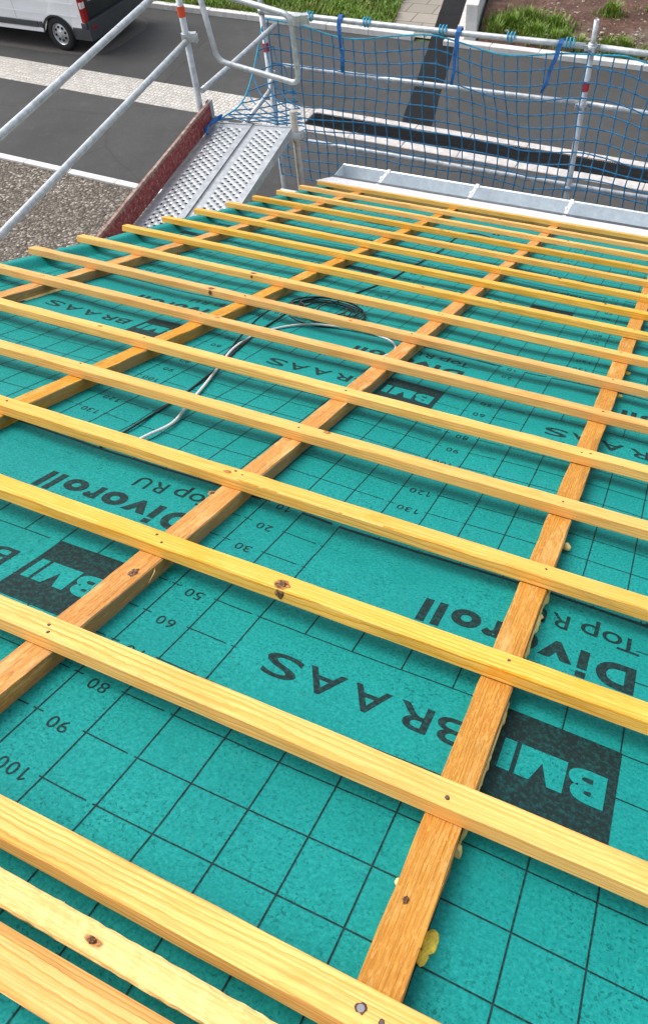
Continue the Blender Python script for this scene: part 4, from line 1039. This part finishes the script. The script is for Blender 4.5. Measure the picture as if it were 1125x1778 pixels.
pl2 = vpart('number_plate', 'plate_white', (.031, .038, .22, .74, .93, 1.04), bev=.002); bm = bmesh.new(); box(bm, .0385, .0395, .225, .265, .935, 1.035); link('blue_strip', bm, 'plate_blue', pl2)
tl = vpart('tail_lamp', 'lamp_red', (-.07, .036, -.010, .135, .60, 1.42), bev=.02); bm = bmesh.new(); box(bm, -.03, .0375, -.0115, .1, .86, .98); bevel_all(bm, .008); link('clear_lens', bm, 'lamp_clear', tl)
vpart('tail_lamp', 'lamp_red', (-.07, .036, W - .135, W + .010, .60, 1.42), bev=.02)
vpart('lamp_base', 'plastic_grey', (-.10, .045, -.012, .16, .50, .598))
vpart('reflector', 'lamp_red', (.111, .116, .10, .22, .46, .52), bev=.002)
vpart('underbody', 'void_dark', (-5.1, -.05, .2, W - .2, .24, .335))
# dark wheel arch lining
for cx_ in (.76, 3.85):
    bm = bmesh.new(); r = .384 if cx_ < 2 else .399; n = 14; prev = None
    for k in range(n + 1):
        a = math.pi * k / n; x, z = -cx_ + r * math.cos(a) * .998, .33 + r * .86 * math.sin(a) * .995
        cur = [bm.verts.new((x, -.012, z)), bm.verts.new((x, .45, z))]; 
        c2 = bm.verts.new((-cx_ + (r + .045) * math.cos(a), -.012, .33 + (r + .045) * .86 * math.sin(a)))
        if prev: bm.faces.new((prev[0][0], prev[0][1], cur[1], cur[0])); bm.faces.new((prev[0][0], cur[0], c2, prev[1]))
        prev = (cur, c2)
    link('wheel_arch', bm, 'van_dark' if cx_ < 2 else 'plastic_grey', van)
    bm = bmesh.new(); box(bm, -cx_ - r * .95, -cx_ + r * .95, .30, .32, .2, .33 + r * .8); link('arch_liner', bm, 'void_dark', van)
def wheel(x, y, flip):
    wr = empty('wheel', (x, y, .33)); wr.parent = van
    bm = bmesh.new(); n = 36; R_ = .335
    prof = [(.205, -.005), (.235, -.015), (.29, -.012), (.322, .004), (.333, .03), (.335, .10), (.333, .17), (.322, .196), (.29, .21), (.205, .20)]
    rings = [[bm.verts.new((r * math.cos(k * 2 * math.pi / n), yy * flip, r * math.sin(k * 2 * math.pi / n))) for r, yy in prof] for k in range(n)]
    for k in range(n):
        for i in range(len(prof) - 1): f = bm.faces.new((rings[k][i], rings[(k + 1) % n][i], rings[(k + 1) % n][i + 1], rings[k][i + 1])); f.smooth = True
    bmesh.ops.recalc_face_normals(bm, faces=list(bm.faces)); link('tyre', bm, 'tyre', wr)
    bm = bmesh.new(); prof = [(.206, .0), (.196, .012), (.185, .035), (.15, .022), (.09, .006), (.055, -.004), (.05, -.012), (.0, -.014)]
    rings = [[bm.verts.new((r * math.cos(k * 2 * math.pi / n), yy * flip, r * math.sin(k * 2 * math.pi / n))) for r, yy in prof] for k in range(n)]
    for k in range(n):
        for i in range(len(prof) - 1): bm.faces.new((rings[k][i], rings[(k + 1) % n][i], rings[(k + 1) % n][i + 1], rings[k][i + 1]))
    bmesh.ops.remove_doubles(bm, verts=list(bm.verts), dist=.0005); bmesh.ops.recalc_face_normals(bm, faces=list(bm.faces)); link('rim', bm, 'rim_silver', wr)
    bm = bmesh.new()
    for k in range(8):
        a = k * math.pi / 4 + .2; c = Vector((math.cos(a) * .128, (.010 if flip > 0 else -.010), math.sin(a) * .128))
        ic = bmesh.ops.create_cone(bm, cap_ends=True, segments=10, radius1=.026, radius2=.026, depth=.02)
        for v in ic['verts']: v.co = Vector((v.co.x, v.co.z * .8, v.co.y)) + c
    link('rim_slot', bm, 'void_dark', wr)
for cx_ in (.76, 3.85): wheel(-cx_, .015, 1); wheel(-cx_, W - .015, -1)
vpart('side_window', 'van_dark', (-4.35, -3.55, .055, .075, 1.22, 1.72)); vpart('door_handle', 'plastic_grey', (-3.5, -3.3, -.02, .0, 1.0, 1.04))
tag(van, 'white delivery van with dark rear doors and red tail lamp, parked on the road', 'van')

# ================================================================== LIGHT, CAMERA
w_ = bpy.data.worlds.new('World'); sc.world = w_; w_.use_nodes = True
nt = w_.node_tree; bg = nt.nodes['Background']
SUN_EL, SUN_AZ = R(57), R(-84)          # azimuth from +y toward +x
sky = nt.nodes.new('ShaderNodeTexSky'); sky.sky_type = 'NISHITA'; sky.sun_disc = False
sky.sun_elevation = SUN_EL; sky.sun_rotation = SUN_AZ; sky.altitude = 200; sky.air_density = 1.0; sky.dust_density = 4.0; sky.ozone_density = .6
hs = nt.nodes.new('ShaderNodeHueSaturation'); hs.inputs['Saturation'].default_value = .45      # a bright, thinly overcast sky
nt.links.new(sky.outputs[0], hs.inputs['Color']); nt.links.new(hs.outputs[0], bg.inputs[0]); bg.inputs[1].default_value = .15
sun = bpy.data.lights.new('sun', 'SUN'); sun.energy = 1.5; sun.angle = R(46); sun.color = (1.0, .975, .94)
so = bpy.data.objects.new('sun', sun); COL.objects.link(so)
dirv = Vector((math.sin(SUN_AZ) * math.cos(SUN_EL), math.cos(SUN_AZ) * math.cos(SUN_EL), math.sin(SUN_EL)))
so.rotation_euler = dirv.to_track_quat('Z', 'Y').to_euler(); so.location = dirv * 20

cam = bpy.data.cameras.new('camera'); co = bpy.data.objects.new('camera', cam); COL.objects.link(co)
MC = ((0.90423537146104, 0.2911613710678542, -0.3123834966777248), (0.4213182270499235, -0.7275646272899273, 0.5414246620463261), (-0.06963723540049517, -0.6211881913835424, -0.7805612636631538))
MC = [(-.0 + a, b, c) for a, b, c in MC]
m = Matrix(((MC[0][0], -MC[0][1], -MC[0][2], .72962515), (MC[1][0], -MC[1][1], -MC[1][2], -1.08095022), (MC[2][0], -MC[2][1], -MC[2][2], 1.49532178), (0, 0, 0, 1)))
co.matrix_world = m
cam.sensor_fit = 'VERTICAL'; cam.sensor_height = 24; cam.sensor_width = 24; cam.lens = 24 * 1323.72 / 1778
cam.clip_start = .02; cam.clip_end = 2000
sc.camera = co
sc.view_settings.view_transform = 'Standard'; sc.view_settings.look = 'None'; sc.view_settings.gamma = 1.0; sc.view_settings.exposure = 0.66
